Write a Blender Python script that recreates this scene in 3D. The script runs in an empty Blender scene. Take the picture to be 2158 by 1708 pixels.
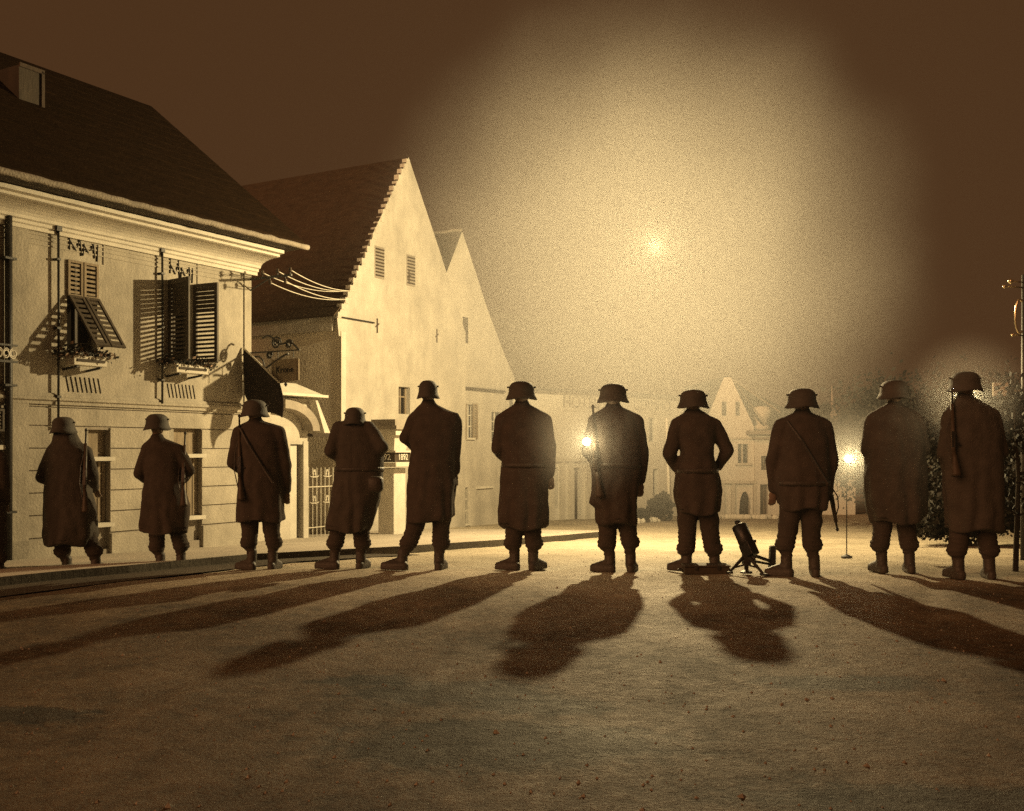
import bpy, bmesh, math, random
from mathutils import Vector, Matrix, noise
R = math.radians
random.seed(7)
S = bpy.context.scene
COL = S.collection

# ------------------------------------------------------------------ camera
F_PX, CX, HY, HC = 2200.0, 1079.0, 948.0, 1.2      # focal length, centre and horizon of the 2158 px wide photograph
cam_d = bpy.data.cameras.new('camera'); cam = bpy.data.objects.new('camera', cam_d); COL.objects.link(cam)
cam.location = (0, 0, HC); cam.rotation_euler = (R(90), 0, 0)
cam_d.sensor_width = 36; cam_d.lens = 36 * F_PX / 2158; cam_d.shift_y = (HY - 854) / 2158
cam_d.clip_end = 600; cam_d.clip_start = 0.05
S.camera = cam

# ------------------------------------------------------------------ sky, fill, exposure
w = bpy.data.worlds.new('World'); S.world = w; w.use_nodes = True
bg = w.node_tree.nodes['Background']
bg.inputs[0].default_value = (1.0, 0.44, 0.165, 1); bg.inputs[1].default_value = 0.068
S.view_settings.view_transform = 'Standard'; S.view_settings.look = 'None'
S.view_settings.exposure = 0; S.view_settings.gamma = 1
S.cycles.use_denoising = False
S.cycles.max_bounces = 5; S.cycles.diffuse_bounces = 2; S.cycles.glossy_bounces = 2; S.cycles.volume_bounces = 0
S.cycles.volume_step_rate = 0.35
S.cycles.sample_clamp_indirect = 3

sun_d = bpy.data.lights.new('fill_sun', 'SUN'); sun = bpy.data.objects.new('fill_sun', sun_d); COL.objects.link(sun)
sun_d.energy = 1.4; sun_d.angle = R(35); sun_d.color = (1.0, 0.45, 0.19)  # added wide brown fill for the soldiers' backs
sd = Vector((-0.66, -0.66, 0.36)).normalized()      # towards the fill light
sun.rotation_euler = sd.to_track_quat('Z', 'Y').to_euler()

LPOS = Vector((2.5, 18.2, 4.76))                      # the flash burning over the street
ld = bpy.data.lights.new('flash_powder', 'POINT'); lo = bpy.data.objects.new('flash_powder', ld); COL.objects.link(lo)
lo.location = LPOS; ld.energy = 4800; ld.color = (1.0, 0.755, 0.37); ld.shadow_soft_size = 0.09

# ------------------------------------------------------------------ helpers
def sm(x, k=0.6):
    return k * math.log1p(math.exp(max(-40, min(40, x / k)))) if x / k < 40 else x
def g(x, y):
    """height of the ground"""
    z = -0.055 * sm(y - 10.35) + 0.020 * sm(y - 18.0)
    z -= 0.030 * sm(-x - 1.0)
    if y > 45: z = g(x, 45)
    return z
def px(Dx, Dy, d):
    return Vector(((Dx - CX) / F_PX * d, d, HC + (HY - Dy) / F_PX * d))
def on_ground(Dx, Dy, up=0.0):
    d = 8.0
    lo_, hi_ = 0.8, 60.0
    for _ in range(50):
        d = (lo_ + hi_) / 2
        p = px(Dx, Dy, d)
        if p.z > g(p.x, d) + up: lo_ = d
        else: hi_ = d
    return px(Dx, Dy, d)

def tag(o, label=None, cat=None, group=None, kind=None):
    if label: o['label'] = label
    if cat: o['category'] = cat
    if group: o['group'] = group
    if kind: o['kind'] = kind
    return o
def thing(name, loc, label, cat, group=None):
    o = bpy.data.objects.new(name, None); COL.objects.link(o); o.location = loc; o.empty_display_size = .2
    return tag(o, label, cat, group)

ORD = ['first','second','third','fourth','fifth','sixth','seventh','eighth','ninth','tenth','eleventh','twelfth','thirteenth','fourteenth','fifteenth','sixteenth','seventeenth','eighteenth','nineteenth','twentieth','twenty-first','twenty-second']
class MB:
    def __init__(s): s.v = []; s.f = []
    def add(s, vs, fs):
        n = len(s.v); s.v += [Vector(v) for v in vs]; s.f += [tuple(i + n for i in f) for f in fs]; return s
    def hexa(s, c):
        """8 corners: bottom 4 ccw then top 4"""
        return s.add(c, [(3,2,1,0),(4,5,6,7),(0,1,5,4),(1,2,6,5),(2,3,7,6),(3,0,4,7)])
    def box(s, x0, x1, y0, y1, z0, z1):
        return s.hexa([(x0,y0,z0),(x1,y0,z0),(x1,y1,z0),(x0,y1,z0),(x0,y0,z1),(x1,y0,z1),(x1,y1,z1),(x0,y1,z1)])
    def bar(s, a, b, w, h=None):
        h = h or w; a = Vector(a); b = Vector(b); d = (b - a).normalized()
        up = Vector((0,0,1)) if abs(d.z) < .95 else Vector((0,1,0))
        x = d.cross(up).normalized() * w / 2; y = x.cross(d).normalized() * h / 2
        return s.hexa([a-x-y, a+x-y, b+x-y, b-x-y, a-x+y, a+x+y, b+x+y, b-x+y])
    def tube(s, pts, r, n=8, caps=True):
        pts = [Vector(p) for p in pts]; rr = r if isinstance(r, (list, tuple)) else [r] * len(pts)
        base = len(s.v); ref = None
        for i, p in enumerate(pts):
            d = (pts[min(i+1, len(pts)-1)] - pts[max(i-1, 0)]).normalized()
            if ref is None: ref = d.orthogonal().normalized()
            ref = (ref - d * ref.dot(d)).normalized(); b2 = d.cross(ref)
            for k in range(n):
                a = 2*math.pi*k/n; s.v.append(p + (ref*math.cos(a) + b2*math.sin(a)) * rr[i])
        for i in range(len(pts)-1):
            for k in range(n):
                a = base+i*n+k; b = base+i*n+(k+1)%n; s.f.append((a, b, b+n, a+n))
        if caps:
            s.f.append(tuple(base+k for k in reversed(range(n)))); s.f.append(tuple(base+(len(pts)-1)*n+k for k in range(n)))
        return s
    def lathe(s, prof, c=(0,0,0), n=24, sx=1, sy=1):
        c = Vector(c); base = len(s.v)
        for r, z in prof:
            for k in range(n):
                a = 2*math.pi*k/n; s.v.append(c + Vector((r*math.cos(a)*sx, r*math.sin(a)*sy, z)))
        for i in range(len(prof)-1):
            for k in range(n):
                a = base+i*n+k; b = base+i*n+(k+1)%n; s.f.append((a, b, b+n, a+n))
        s.f.append(tuple(base+k for k in reversed(range(n)))); s.f.append(tuple(base+(len(prof)-1)*n+k for k in range(n)))
        return s
    def prism(s, poly, a, b):
        """poly: list of points; extruded by vector from a-offset to b-offset"""
        n = len(poly); a = Vector(a); b = Vector(b)
        return s.add([Vector(p)+a for p in poly] + [Vector(p)+b for p in poly],
                     [tuple(reversed(range(n))), tuple(range(n, 2*n))] + [(i, (i+1)%n, n+(i+1)%n, n+i) for i in range(n)])
    def build(s, name, m, parent=None, smooth=False, bevel=0):
        off = parent_world(parent)
        me = bpy.data.meshes.new(name); me.from_pydata([v - off for v in s.v], [], s.f); me.materials.append(m)
        bm = bmesh.new(); bm.from_mesh(me); bmesh.ops.recalc_face_normals(bm, faces=bm.faces[:])
        if bevel: bmesh.ops.bevel(bm, geom=bm.edges[:], offset=bevel, segments=1, affect='EDGES')
        bm.to_mesh(me); bm.free()
        if smooth: me.shade_smooth()
        o = bpy.data.objects.new(name, me); COL.objects.link(o); o.parent = parent
        return o
def parent_world(p):
    v = Vector((0,0,0))
    while p is not None: v += p.location; p = p.parent
    return v

# ------------------------------------------------------------------ materials
def mat(name, col, rough=.85, var=.15, scale=3.0, bump=.2, bscale=None, spec=.3, metal=0, stain=0, tex='Object', stretch=(1,1,1)):
    m = bpy.data.materials.new(name); m.use_nodes = True; nt = m.node_tree; N = nt.nodes; L = nt.links
    b = N['Principled BSDF']; b.inputs['Roughness'].default_value = rough; b.inputs['Metallic'].default_value = metal
    b.inputs['Specular IOR Level'].default_value = spec
    tc = N.new('ShaderNodeTexCoord'); mp = N.new('ShaderNodeMapping'); L.new(tc.outputs[tex], mp.inputs[0]); mp.inputs['Scale'].default_value = stretch
    n1 = N.new('ShaderNodeTexNoise'); n1.inputs['Scale'].default_value = scale; n1.inputs['Detail'].default_value = 8; n1.inputs['Roughness'].default_value = .62
    L.new(mp.outputs[0], n1.inputs['Vector'])
    r = N.new('ShaderNodeValToRGB'); L.new(n1.outputs['Fac'], r.inputs[0])
    r.color_ramp.elements[0].position = .3; r.color_ramp.elements[1].position = .7
    r.color_ramp.elements[0].color = (*[c*(1-var) for c in col], 1); r.color_ramp.elements[1].color = (*[min(1, c*(1+var)) for c in col], 1)
    out = r.outputs[0]
    if stain:
        n3 = N.new('ShaderNodeTexNoise'); n3.inputs['Scale'].default_value = scale*.35; n3.inputs['Detail'].default_value = 10; n3.inputs['Roughness'].default_value = .7
        mp3 = N.new('ShaderNodeMapping'); L.new(tc.outputs[tex], mp3.inputs[0]); mp3.inputs['Scale'].default_value = (1,1,.35); mp3.inputs['Location'].default_value = (3,7,1)
        L.new(mp3.outputs[0], n3.inputs['Vector'])
        r3 = N.new('ShaderNodeValToRGB'); L.new(n3.outputs['Fac'], r3.inputs[0]); r3.color_ramp.elements[0].position = .38; r3.color_ramp.elements[1].position = .6
        r3.color_ramp.elements[0].color = (1-stain, 1-stain, 1-stain, 1)
        mx = N.new('ShaderNodeMix'); mx.data_type = 'RGBA'; mx.blend_type = 'MULTIPLY'; mx.inputs[0].default_value = 1
        L.new(out, mx.inputs[6]); L.new(r3.outputs[0], mx.inputs[7]); out = mx.outputs[2]
    L.new(out, b.inputs['Base Color'])
    if bump:
        n2 = N.new('ShaderNodeTexNoise'); n2.inputs['Scale'].default_value = bscale or scale*8; n2.inputs['Detail'].default_value = 6
        L.new(mp.outputs[0], n2.inputs['Vector'])
        bp = N.new('ShaderNodeBump'); bp.inputs['Strength'].default_value = bump; bp.inputs['Distance'].default_value = .03
        L.new(n2.outputs['Fac'], bp.inputs['Height']); L.new(bp.outputs[0], b.inputs['Normal'])
    return m
M = {}
M['plaster'] = mat('plaster', (.45,.41,.34), .9, .16, 2.6, .4, 30, .2, stain=.32)
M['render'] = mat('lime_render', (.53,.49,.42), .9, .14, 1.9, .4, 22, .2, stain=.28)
M['grey'] = mat('grey_render', (.34,.30,.25), .95, .16, 1.2, .3, 20, .15, stain=.3)
M['trim'] = mat('limewashed_trim', (.62,.58,.5), .8, .08, 5, .15, 50, .25, stain=.12)
M['clay'] = mat('clay_tile', (.085,.062,.042), .95, .25, 4, .5, 14, .04, stretch=(1,1,3))
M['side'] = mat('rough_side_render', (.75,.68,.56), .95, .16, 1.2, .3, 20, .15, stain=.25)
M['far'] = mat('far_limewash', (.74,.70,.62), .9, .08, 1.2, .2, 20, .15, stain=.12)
M['tile'] = mat('roof_tile', (.021,.0115,.0055), .95, .3, 4, .5, 14, .04, stretch=(1,1,3))
M['wood2'] = mat('weathered_frame', (.07,.05,.036), .8, .3, 6, .3, 30, .25)
M['wood'] = mat('dark_wood', (.055,.042,.03), .75, .3, 6, .3, 30, .25, stretch=(1,1,.3))
M['board'] = mat('weathered_board', (.26,.21,.15), .8, .3, 5, .3, 30, .2, stretch=(4,4,.4))
M['shutter'] = mat('shutter_paint', (.07,.055,.04), .6, .25, 8, .2, 40, .3)
M['iron'] = mat('wrought_iron', (.03,.027,.024), .5, .3, 12, .2, 60, .5, .3)
M['glass'] = mat('dark_glass', (.012,.011,.01), .15, .1, 3, 0, None, .5)
M['dark'] = mat('interior_dark', (.015,.012,.01), .95, .1, 3, 0, None, .0)
M['wool'] = mat('greatcoat_wool', (.07,.056,.047), .95, .22, 9, .5, 120, .1)
M['wool2'] = mat('field_wool', (.062,.05,.042), .95, .22, 9, .5, 120, .1)
M['cape'] = mat('rain_cape', (.062,.052,.043), .8, .25, 7, .4, 60, .2)
M['leather'] = mat('boot_leather', (.05,.04,.032), .55, .3, 14, .3, 50, .4)
M['steel'] = mat('helmet_steel', (.06,.052,.043), .75, .2, 12, .2, 60, .35)
M['skin'] = mat('skin', (.20,.14,.10), .6, .08, 20, .1, 120, .3)
M['hair'] = mat('hair', (.03,.022,.016), .7, .3, 60, .4, 150, .2)
M['gun'] = mat('gun_metal', (.035,.032,.03), .4, .3, 20, .15, 80, .5, .6)
M['stock'] = mat('gun_stock', (.06,.04,.025), .55, .3, 12, .2, 40, .35, stretch=(1,1,.2))
M['white'] = mat('white_enamel', (.7,.66,.58), .5, .06, 8, .1, 40, .4)
M['ink_and_shadow'] = mat('black_lettering_and_shadow', (.03,.025,.02), .7, .2, 10, 0)
M['fade'] = mat('faded_lettering', (.2,.17,.13), .8, .2, 10, 0)
M['stone'] = mat('kerb_stone', (.30,.26,.21), .8, .2, 5, .5, 30, .3, stain=.2)
M['pale'] = mat('pale_stone', (.6,.56,.48), .85, .2, 4, .4, 25, .2)
M['bark'] = mat('bark', (.05,.038,.028), .95, .3, 8, .8, 30, .1, stretch=(3,3,.6))
M['leaf'] = mat('foliage', (.014,.012,.008), .7, .45, 3, 0, None, .3)
M['flower'] = mat('geranium', (.32,.22,.16), .7, .4, 30, 0, None, .3)
M['cloth'] = mat('dark_flag_cloth', (.035,.026,.022), .9, .2, 6, .3, 40, .1)
M['brass'] = mat('polished_metal', (.7,.6,.4), .18, .1, 10, 0, None, .6, .9)
def emit(name, col, s):
    m = bpy.data.materials.new(name); m.use_nodes = True; b = m.node_tree.nodes['Principled BSDF']
    b.inputs['Base Color'].default_value = (.8,.8,.7,1); b.inputs['Emission Color'].default_value = (*col, 1); b.inputs['Emission Strength'].default_value = s
    return m
M['bulb'] = emit('lit_lamp', (1,.82,.45), 1.3)

# street surface: packed dirt with a slight sheen
def ground_mat(name, c0, c1, rough, bump, spec=.5, pale=None):
    m = bpy.data.materials.new(name); m.use_nodes = True; nt = m.node_tree; N = nt.nodes; L = nt.links; b = N['Principled BSDF']
    b.inputs['Specular IOR Level'].default_value = spec
    tc = N.new('ShaderNodeTexCoord')
    def nz(sc, det=8, ro=.6, st=(1,1,1)):
        mp = N.new('ShaderNodeMapping'); mp.inputs['Scale'].default_value = st; L.new(tc.outputs['Object'], mp.inputs[0])
        n = N.new('ShaderNodeTexNoise'); n.inputs['Scale'].default_value = sc; n.inputs['Detail'].default_value = det; n.inputs['Roughness'].default_value = ro
        L.new(mp.outputs[0], n.inputs['Vector']); return n.outputs['Fac']
    big = nz(.8, 10, .68, (1,.8,1)); mid = nz(9, 8, .75); fine = nz(60, 6, .7)
    def math_(op, a, b_, v=None):
        n = N.new('ShaderNodeMath'); n.operation = op
        L.new(a, n.inputs[0])
        if b_ is not None: L.new(b_, n.inputs[1])
        else: n.inputs[1].default_value = v
        return n.outputs[0]
    s1 = math_('ADD', math_('MULTIPLY', big, None, .75), math_('MULTIPLY', mid, None, .55)); s1 = math_('ADD', s1, math_('MULTIPLY', fine, None, .35))
    r = N.new('ShaderNodeValToRGB'); L.new(s1, r.inputs[0]); r.color_ramp.elements[0].position = .66; r.color_ramp.elements[1].position = .98
    r.color_ramp.elements[0].color = (*c0, 1); r.color_ramp.elements[1].color = (*c1, 1); col = r.outputs[0]
    if pale:  # paints the flash-lit strip paler, the near and side ground darker
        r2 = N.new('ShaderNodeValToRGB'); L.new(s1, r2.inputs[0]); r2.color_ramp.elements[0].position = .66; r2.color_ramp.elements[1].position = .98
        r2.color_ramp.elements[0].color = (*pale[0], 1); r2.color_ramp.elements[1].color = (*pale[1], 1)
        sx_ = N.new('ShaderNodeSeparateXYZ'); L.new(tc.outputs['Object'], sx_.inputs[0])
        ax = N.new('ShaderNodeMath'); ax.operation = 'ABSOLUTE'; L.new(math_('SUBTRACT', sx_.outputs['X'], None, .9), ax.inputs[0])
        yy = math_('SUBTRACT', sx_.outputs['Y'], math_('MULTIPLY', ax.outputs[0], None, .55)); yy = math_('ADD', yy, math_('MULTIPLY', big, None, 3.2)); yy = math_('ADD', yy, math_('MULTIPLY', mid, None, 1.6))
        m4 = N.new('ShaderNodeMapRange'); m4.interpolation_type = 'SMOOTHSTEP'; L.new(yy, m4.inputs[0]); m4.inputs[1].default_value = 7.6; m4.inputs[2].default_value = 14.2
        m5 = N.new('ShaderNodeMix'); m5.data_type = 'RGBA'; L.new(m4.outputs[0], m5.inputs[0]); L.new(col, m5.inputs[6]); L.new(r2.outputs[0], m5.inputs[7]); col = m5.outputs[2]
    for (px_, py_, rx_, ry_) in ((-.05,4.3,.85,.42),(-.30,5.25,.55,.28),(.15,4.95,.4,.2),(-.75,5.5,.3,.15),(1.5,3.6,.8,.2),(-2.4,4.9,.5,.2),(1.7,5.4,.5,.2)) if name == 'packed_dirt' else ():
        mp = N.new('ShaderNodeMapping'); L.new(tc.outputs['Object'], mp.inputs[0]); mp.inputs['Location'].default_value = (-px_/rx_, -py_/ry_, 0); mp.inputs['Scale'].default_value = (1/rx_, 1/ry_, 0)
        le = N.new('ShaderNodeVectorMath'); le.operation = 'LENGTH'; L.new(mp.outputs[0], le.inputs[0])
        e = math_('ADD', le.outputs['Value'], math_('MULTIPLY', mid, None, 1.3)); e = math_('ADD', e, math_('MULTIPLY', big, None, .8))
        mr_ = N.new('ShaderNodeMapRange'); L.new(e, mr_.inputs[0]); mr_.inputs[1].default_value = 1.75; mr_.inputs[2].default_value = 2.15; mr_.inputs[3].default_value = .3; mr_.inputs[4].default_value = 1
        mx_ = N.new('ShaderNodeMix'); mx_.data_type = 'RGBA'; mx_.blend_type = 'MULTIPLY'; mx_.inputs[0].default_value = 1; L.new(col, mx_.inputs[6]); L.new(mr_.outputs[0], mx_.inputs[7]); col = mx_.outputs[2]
    L.new(col, b.inputs['Base Color'])
    rr = N.new('ShaderNodeMapRange'); L.new(s1, rr.inputs[0]); rr.inputs[1].default_value = .55; rr.inputs[2].default_value = 1.0; rr.inputs[3].default_value = rough+.2; rr.inputs[4].default_value = rough-.05
    L.new(rr.outputs[0], b.inputs['Roughness'])
    h = math_('ADD', math_('MULTIPLY', mid, None, .55), math_('MULTIPLY', fine, None, .18)); h = math_('ADD', h, math_('MULTIPLY', big, None, .8))
    bp = N.new('ShaderNodeBump'); bp.inputs['Strength'].default_value = bump; bp.inputs['Distance'].default_value = .09
    L.new(h, bp.inputs['Height']); L.new(bp.outputs[0], b.inputs['Normal'])
    return m
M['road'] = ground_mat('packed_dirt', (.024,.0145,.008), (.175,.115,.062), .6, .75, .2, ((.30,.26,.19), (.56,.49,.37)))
M['gutter'] = ground_mat('dark_gutter', (.05,.042,.032), (.10,.085,.065), .85, .6, .2)  # darker tone for the strip along the kerb and the kerb blocks
M['pave'] = ground_mat('pavement_slab', (.33,.29,.24), (.48,.43,.36), .8, .2, .3)

# ------------------------------------------------------------------ ground, pavement
def grid_sheet(name, m, xs, ys, dz=0, fn=None):
    vs = []; fs = []
    for y in ys:
        for x in xs: vs.append((x, y, (g(x, y) + dz + (fn(x, y) if fn else 0))))
    n = len(xs)
    for j in range(len(ys)-1):
        for i in range(n-1): fs.append((j*n+i, j*n+i+1, (j+1)*n+i+1, (j+1)*n+i))
    me = bpy.data.meshes.new(name); me.from_pydata(vs, [], fs); me.materials.append(m); me.shade_smooth()
    o = bpy.data.objects.new(name, me); COL.objects.link(o); return tag(o, kind='structure')
def rng(a, b, n): return [a + (b-a)*i/n for i in range(n+1)]
def lump(x, y):
    xr_ = x - .32*y + .4*math.sin(y*.3)
    rut = sum(-.022*math.exp(-((xr_-c)/.11)**2) for c in (-3.1,-1.7,.9,2.3))*(.6+.8*noise.noise(Vector((x*.7,y*.7,5))))
    return rut + .014*noise.noise(Vector((x*1.3, y*1.3, 0))) + .006*noise.noise(Vector((x*4, y*4, 3))) - .004
grid_sheet('street', M['road'], [-200,-60,-30] + rng(-14, 14, 330) + [30,60,200], [-30,-8,-2] + rng(0, 30, 330) + [34,40,46,70,120,250], 0, lump)

gv = MB(); rg = random.Random(3)
for i in range(1500):
    y_ = 2.6 + 12*rg.random()**1.3; x_ = (rg.random()-.5)*1.05*y_; rr0 = rg.uniform(.004,.012)*(1.6 if rg.random() < .05 else 1)
    c_ = Vector((x_, y_, g(x_,y_)+lump(x_,y_)+rr0*.2)); a_r = rg.uniform(0,3.1)
    vs_ = [c_+Vector((math.cos(a_r+k*1.257)*rr0*rg.uniform(.7,1.3), math.sin(a_r+k*1.257)*rr0*rg.uniform(.7,1.3), -rr0*.4)) for k in range(5)] + [c_+Vector((rg.uniform(-.3,.3)*rr0, rg.uniform(-.3,.3)*rr0, rr0*rg.uniform(.4,.8)))]
    gv.add(vs_, [(k,(k+1)%5,5) for k in range(5)])
tag(gv.build('gravel', M['stone'], None), kind='stuff')
KP = [(-420,1262),(-150,1232),(0,1216),(130,1203),(270,1191),(400,1179),(530,1167),(700,1158),(860,1150),(1010,1140),(1180,1128),(1300,1117)]
kerb_top = [on_ground(a, b, .10) for a, b in KP]
nin = Vector((-.867, .498, 0))
def strip(name, m, fn_in, fn_out, pts, zin, zout, kind='structure'):
    vs = []; fs = []
    for p in pts:
        a = p + fn_in; b = p + fn_out
        vs += [(a.x, a.y, g(a.x, a.y) + zin), (b.x, b.y, g(b.x, b.y) + zout)]
    for i in range(len(pts)-1): fs.append((2*i, 2*i+2, 2*i+3, 2*i+1))
    me = bpy.data.meshes.new(name); me.from_pydata(vs, [], fs); me.materials.append(m)
    bm = bmesh.new(); bm.from_mesh(me); bmesh.ops.recalc_face_normals(bm, faces=bm.faces[:]); bm.to_mesh(me); bm.free()
    o = bpy.data.objects.new(name, me); COL.objects.link(o); return tag(o, kind=kind)
fine_k = []
for i in range(len(kerb_top)-1):
    for k in range(6): fine_k.append(kerb_top[i].lerp(kerb_top[i+1], k/6))
fine_k.append(kerb_top[-1])
strip('pavement', M['pave'], nin*7.0, nin*.052, fine_k, .097, .097)
# kerb stones: one row of blocks with joints
kb = MB()
for i in range(len(fine_k)-1):
    a, b = fine_k[i], fine_k[i+1]; d = (b-a); L_ = d.length; n = max(1, round(L_/1.5))
    for k in range(n):
        p = a + d*(k/n) + d.normalized()*.002; q = a + d*((k+1)/n) - d.normalized()*.002
        c = []
        for zz in (-.15, .10):
            for pt, off in ((p, 0), (q, 0), (q, .05), (p, .05)):
                r_ = pt + nin*off; c.append((r_.x, r_.y, g(r_.x, r_.y) + zz))
        kb.hexa(c)
tag(kb.build('kerb', M['gutter'], None), kind='structure')
strip('gutter', M['gutter'], nin*-.0, nin*-.85, fine_k[:46], .016, .010)

# ------------------------------------------------------------------ frames for the house fronts
class Fr:
    """t runs along the front away from the camera, s points out into the street"""
    def __init__(f, x, y, dx, dy):
        l = math.hypot(dx, dy); f.o = Vector((x, y, 0)); f.t = Vector((dx/l, dy/l, 0)); f.n = Vector((dy/l, -dx/l, 0))
    def P(f, t, s, z): return f.o + f.t*t + f.n*s + Vector((0,0,z))
    def at(f, Dx, Dy, s=0):
        k = (Dx - CX)/F_PX; ox = f.o.x + f.n.x*s; oy = f.o.y + f.n.y*s
        t = (k*oy - ox)/(f.t.x - k*f.t.y); d = oy + f.t.y*t
        return t, HC + (HY - Dy)/F_PX*d
def fbox(mb, f, t0, t1, s0, s1, z0, z1):
    return mb.hexa([f.P(t0,s0,z0), f.P(t1,s0,z0), f.P(t1,s1,z0), f.P(t0,s1,z0), f.P(t0,s0,z1), f.P(t1,s0,z1), f.P(t1,s1,z1), f.P(t0,s1,z1)])
def holed(mb, f, t0, t1, z0, z1, s, holes, depth=.18):
    ts = sorted({t0, t1, *[h[0] for h in holes], *[h[1] for h in holes]}); zs = sorted({z0, z1, *[h[2] for h in holes], *[h[3] for h in holes]})
    ts = [t for t in ts if t0 <= t <= t1]; zs = [z for z in zs if z0 <= z <= z1]
    for i in range(len(ts)-1):
        for j in range(len(zs)-1):
            tm = (ts[i]+ts[i+1])/2; zm = (zs[j]+zs[j+1])/2
            if any(h[0] < tm < h[1] and h[2] < zm < h[3] for h in holes): continue
            mb.add([f.P(ts[i],s,zs[j]), f.P(ts[i+1],s,zs[j]), f.P(ts[i+1],s,zs[j+1]), f.P(ts[i],s,zs[j+1])], [(0,1,2,3)])
    for a, b, c, d in holes:
        for (p, q) in (((a,c),(b,c)), ((b,c),(b,d)), ((b,d),(a,d)), ((a,d),(a,c))):
            mb.add([f.P(p[0],s,p[1]), f.P(q[0],s,q[1]), f.P(q[0],s-depth,q[1]), f.P(p[0],s-depth,p[1])], [(0,1,2,3)])
def profile(mb, f, t0, t1, prof):
    """extrude a list of (s,z) along t, closed"""
    n = len(prof)
    mb.add([f.P(t0,s,z) for s,z in prof] + [f.P(t1,s,z) for s,z in prof],
           [tuple(range(n)), tuple(reversed(range(n,2*n)))] + [(i,(i+1)%n,n+(i+1)%n,n+i) for i in range(n)])
def lettering(txt, name, m, parent, f, t, s, z, size, extr=.006, flip=False, sx=1.0, rot=0):
    cu = bpy.data.curves.new(name, 'FONT'); cu.body = txt; cu.size = size; cu.extrude = extr; cu.align_x = 'CENTER'; cu.align_y = 'CENTER'
    o = bpy.data.objects.new(name, cu); COL.objects.link(o)
    dg = bpy.context.evaluated_depsgraph_get(); me = bpy.data.meshes.new_from_object(o.evaluated_get(dg)); bpy.data.objects.remove(o)
    tx = f.t; up = Vector((0,0,1)); c = f.P(t, s, z) - parent_world(parent)
    for v in me.vertices:
        x, y, q = v.co; x *= sx
        if rot: x, y = x*math.cos(rot)-y*math.sin(rot), x*math.sin(rot)+y*math.cos(rot)
        v.co = c + tx*x + up*y + f.n*q
    me.materials.clear(); me.materials.append(m); me.update()
    o = bpy.data.objects.new(name, me); COL.objects.link(o); o.parent = parent; return o

# ================================================================== LEFT HOUSE
F1 = Fr(-4.51, 18.0, .498, .867)
lh = thing('corner_house', F1.P(0,0,-.3), 'long plastered two storey corner house with shuttered windows and flower boxes', 'house')
def hole(f, x0, x1, y0, y1, s=0):
    a, z1 = f.at(x0, (y0+y1)/2, s); b, _ = f.at(x1, (y0+y1)/2, s); m_ = (a+b)/2
    d = f.P(m_, s, 0).y
    return [a, b, HC+(HY-y1)/F_PX*d, HC+(HY-y0)/F_PX*d]
w1 = hole(F1, 141, 205, 552, 742); w2 = hole(F1, 354, 405, 598, 762)
g1 = hole(F1, 186, 233, 905, 1158); g2 = hole(F1, 366, 426, 902, 1140); g0 = hole(F1, -40, 14, 858, 1200)
BW = -10.5
up = MB(); holed(up, F1, BW, 0, 1.98, 4.62, 0, [tuple(w1), tuple(w2)], .2)
up.add([F1.P(0,0,-2.5), F1.P(0,-5.5,-2.5), F1.P(0,-5.5,4.6), F1.P(0,0,4.6)], [(0,1,2,3)])
up.add([F1.P(0,-5.5,4.5), F1.P(0,.5,4.5), F1.P(0,-2.5,7.1)], [(0,1,2)])
up.build('upper_wall', M['plaster'], lh)
lw = MB(); holed(lw, F1, BW, 0, -2.5, 1.98, -.022, [tuple(g0), tuple(g1), tuple(g2)], .16); 
lw.build('joint_bed', M['grey'], lh)
co = MB(); zc = [1.80,1.54,1.225,.915,.605,.295,-.02]
holes = [g0, g1, g2]
for i in range(len(zc)-1):
    za, zb = zc[i+1]+.010, zc[i]-.010
    segs = [[BW, 0.0]]
    for h in holes:
        if h[2] < zb-.05 and h[3] > za+.05:
            ns = []
            for a, b in segs:
                if h[0] > b or h[1] < a: ns.append([a,b]); continue
                if h[0] > a: ns.append([a, h[0]])
                if h[1] < b: ns.append([h[1], b])
            segs = ns
    for a, b in segs: fbox(co, F1, a, b, -.021, 0.0, za, zb)
# blank bands above and below the jointed courses
def band(z0, z1, s1=0.0):
    segs = [[BW, 0.0]]
    for h in holes:
        if h[2] < z1-.02 and h[3] > z0+.02:
            ns = []
            for a, b in segs:
                if h[0] > b or h[1] < a: ns.append([a,b]); continue
                if h[0] > a: ns.append([a, h[0]])
                if h[1] < b: ns.append([h[1], b])
            segs = ns
    for a, b in segs: fbox(co, F1, a, b, -.021, s1, z0, z1)
band(1.81, 1.979)
band(-1.6, -.035, .03)
co.build('ground_floor_courses', M['plaster'], lh)
tr = MB()
profile(tr, F1, BW, .03, [(-.03,1.84),(.035,1.84),(.035,1.88),(.07,1.90),(.07,1.935),(.045,1.95),(.045,1.975),(.02,2.0),(-.03,2.0)])
tr.build('string_course', M['plaster'], lh)
pf = MB(); fbox(pf, F1, -.16, .0, .002, .022, 2.0, 4.3); pf.build('pilaster', M['plaster'], lh); pf = MB()
a_, _ = F1.at(20, 700); b_, _ = F1.at(58, 700); fbox(pf, F1, a_, b_, .002, .03, -.9, 4.28); pf.build('pilaster', M['plaster'], lh)
cr = MB()
cove = [(0,4.22),(.05,4.22),(.05,4.27),(.08,4.285),(.08,4.325)]
for i in range(7):
    a = i/6*math.pi/2; cove.append((.12 + .40*(1-math.cos(a)), 4.34 + .15*math.sin(a)))
cove += [(.56,4.50),(.56,4.535),(.66,4.545),(.66,4.60),(0,4.60)]
profile(cr, F1, BW, .12, cove); cr.build('cornice', M['trim'], lh)
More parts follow.
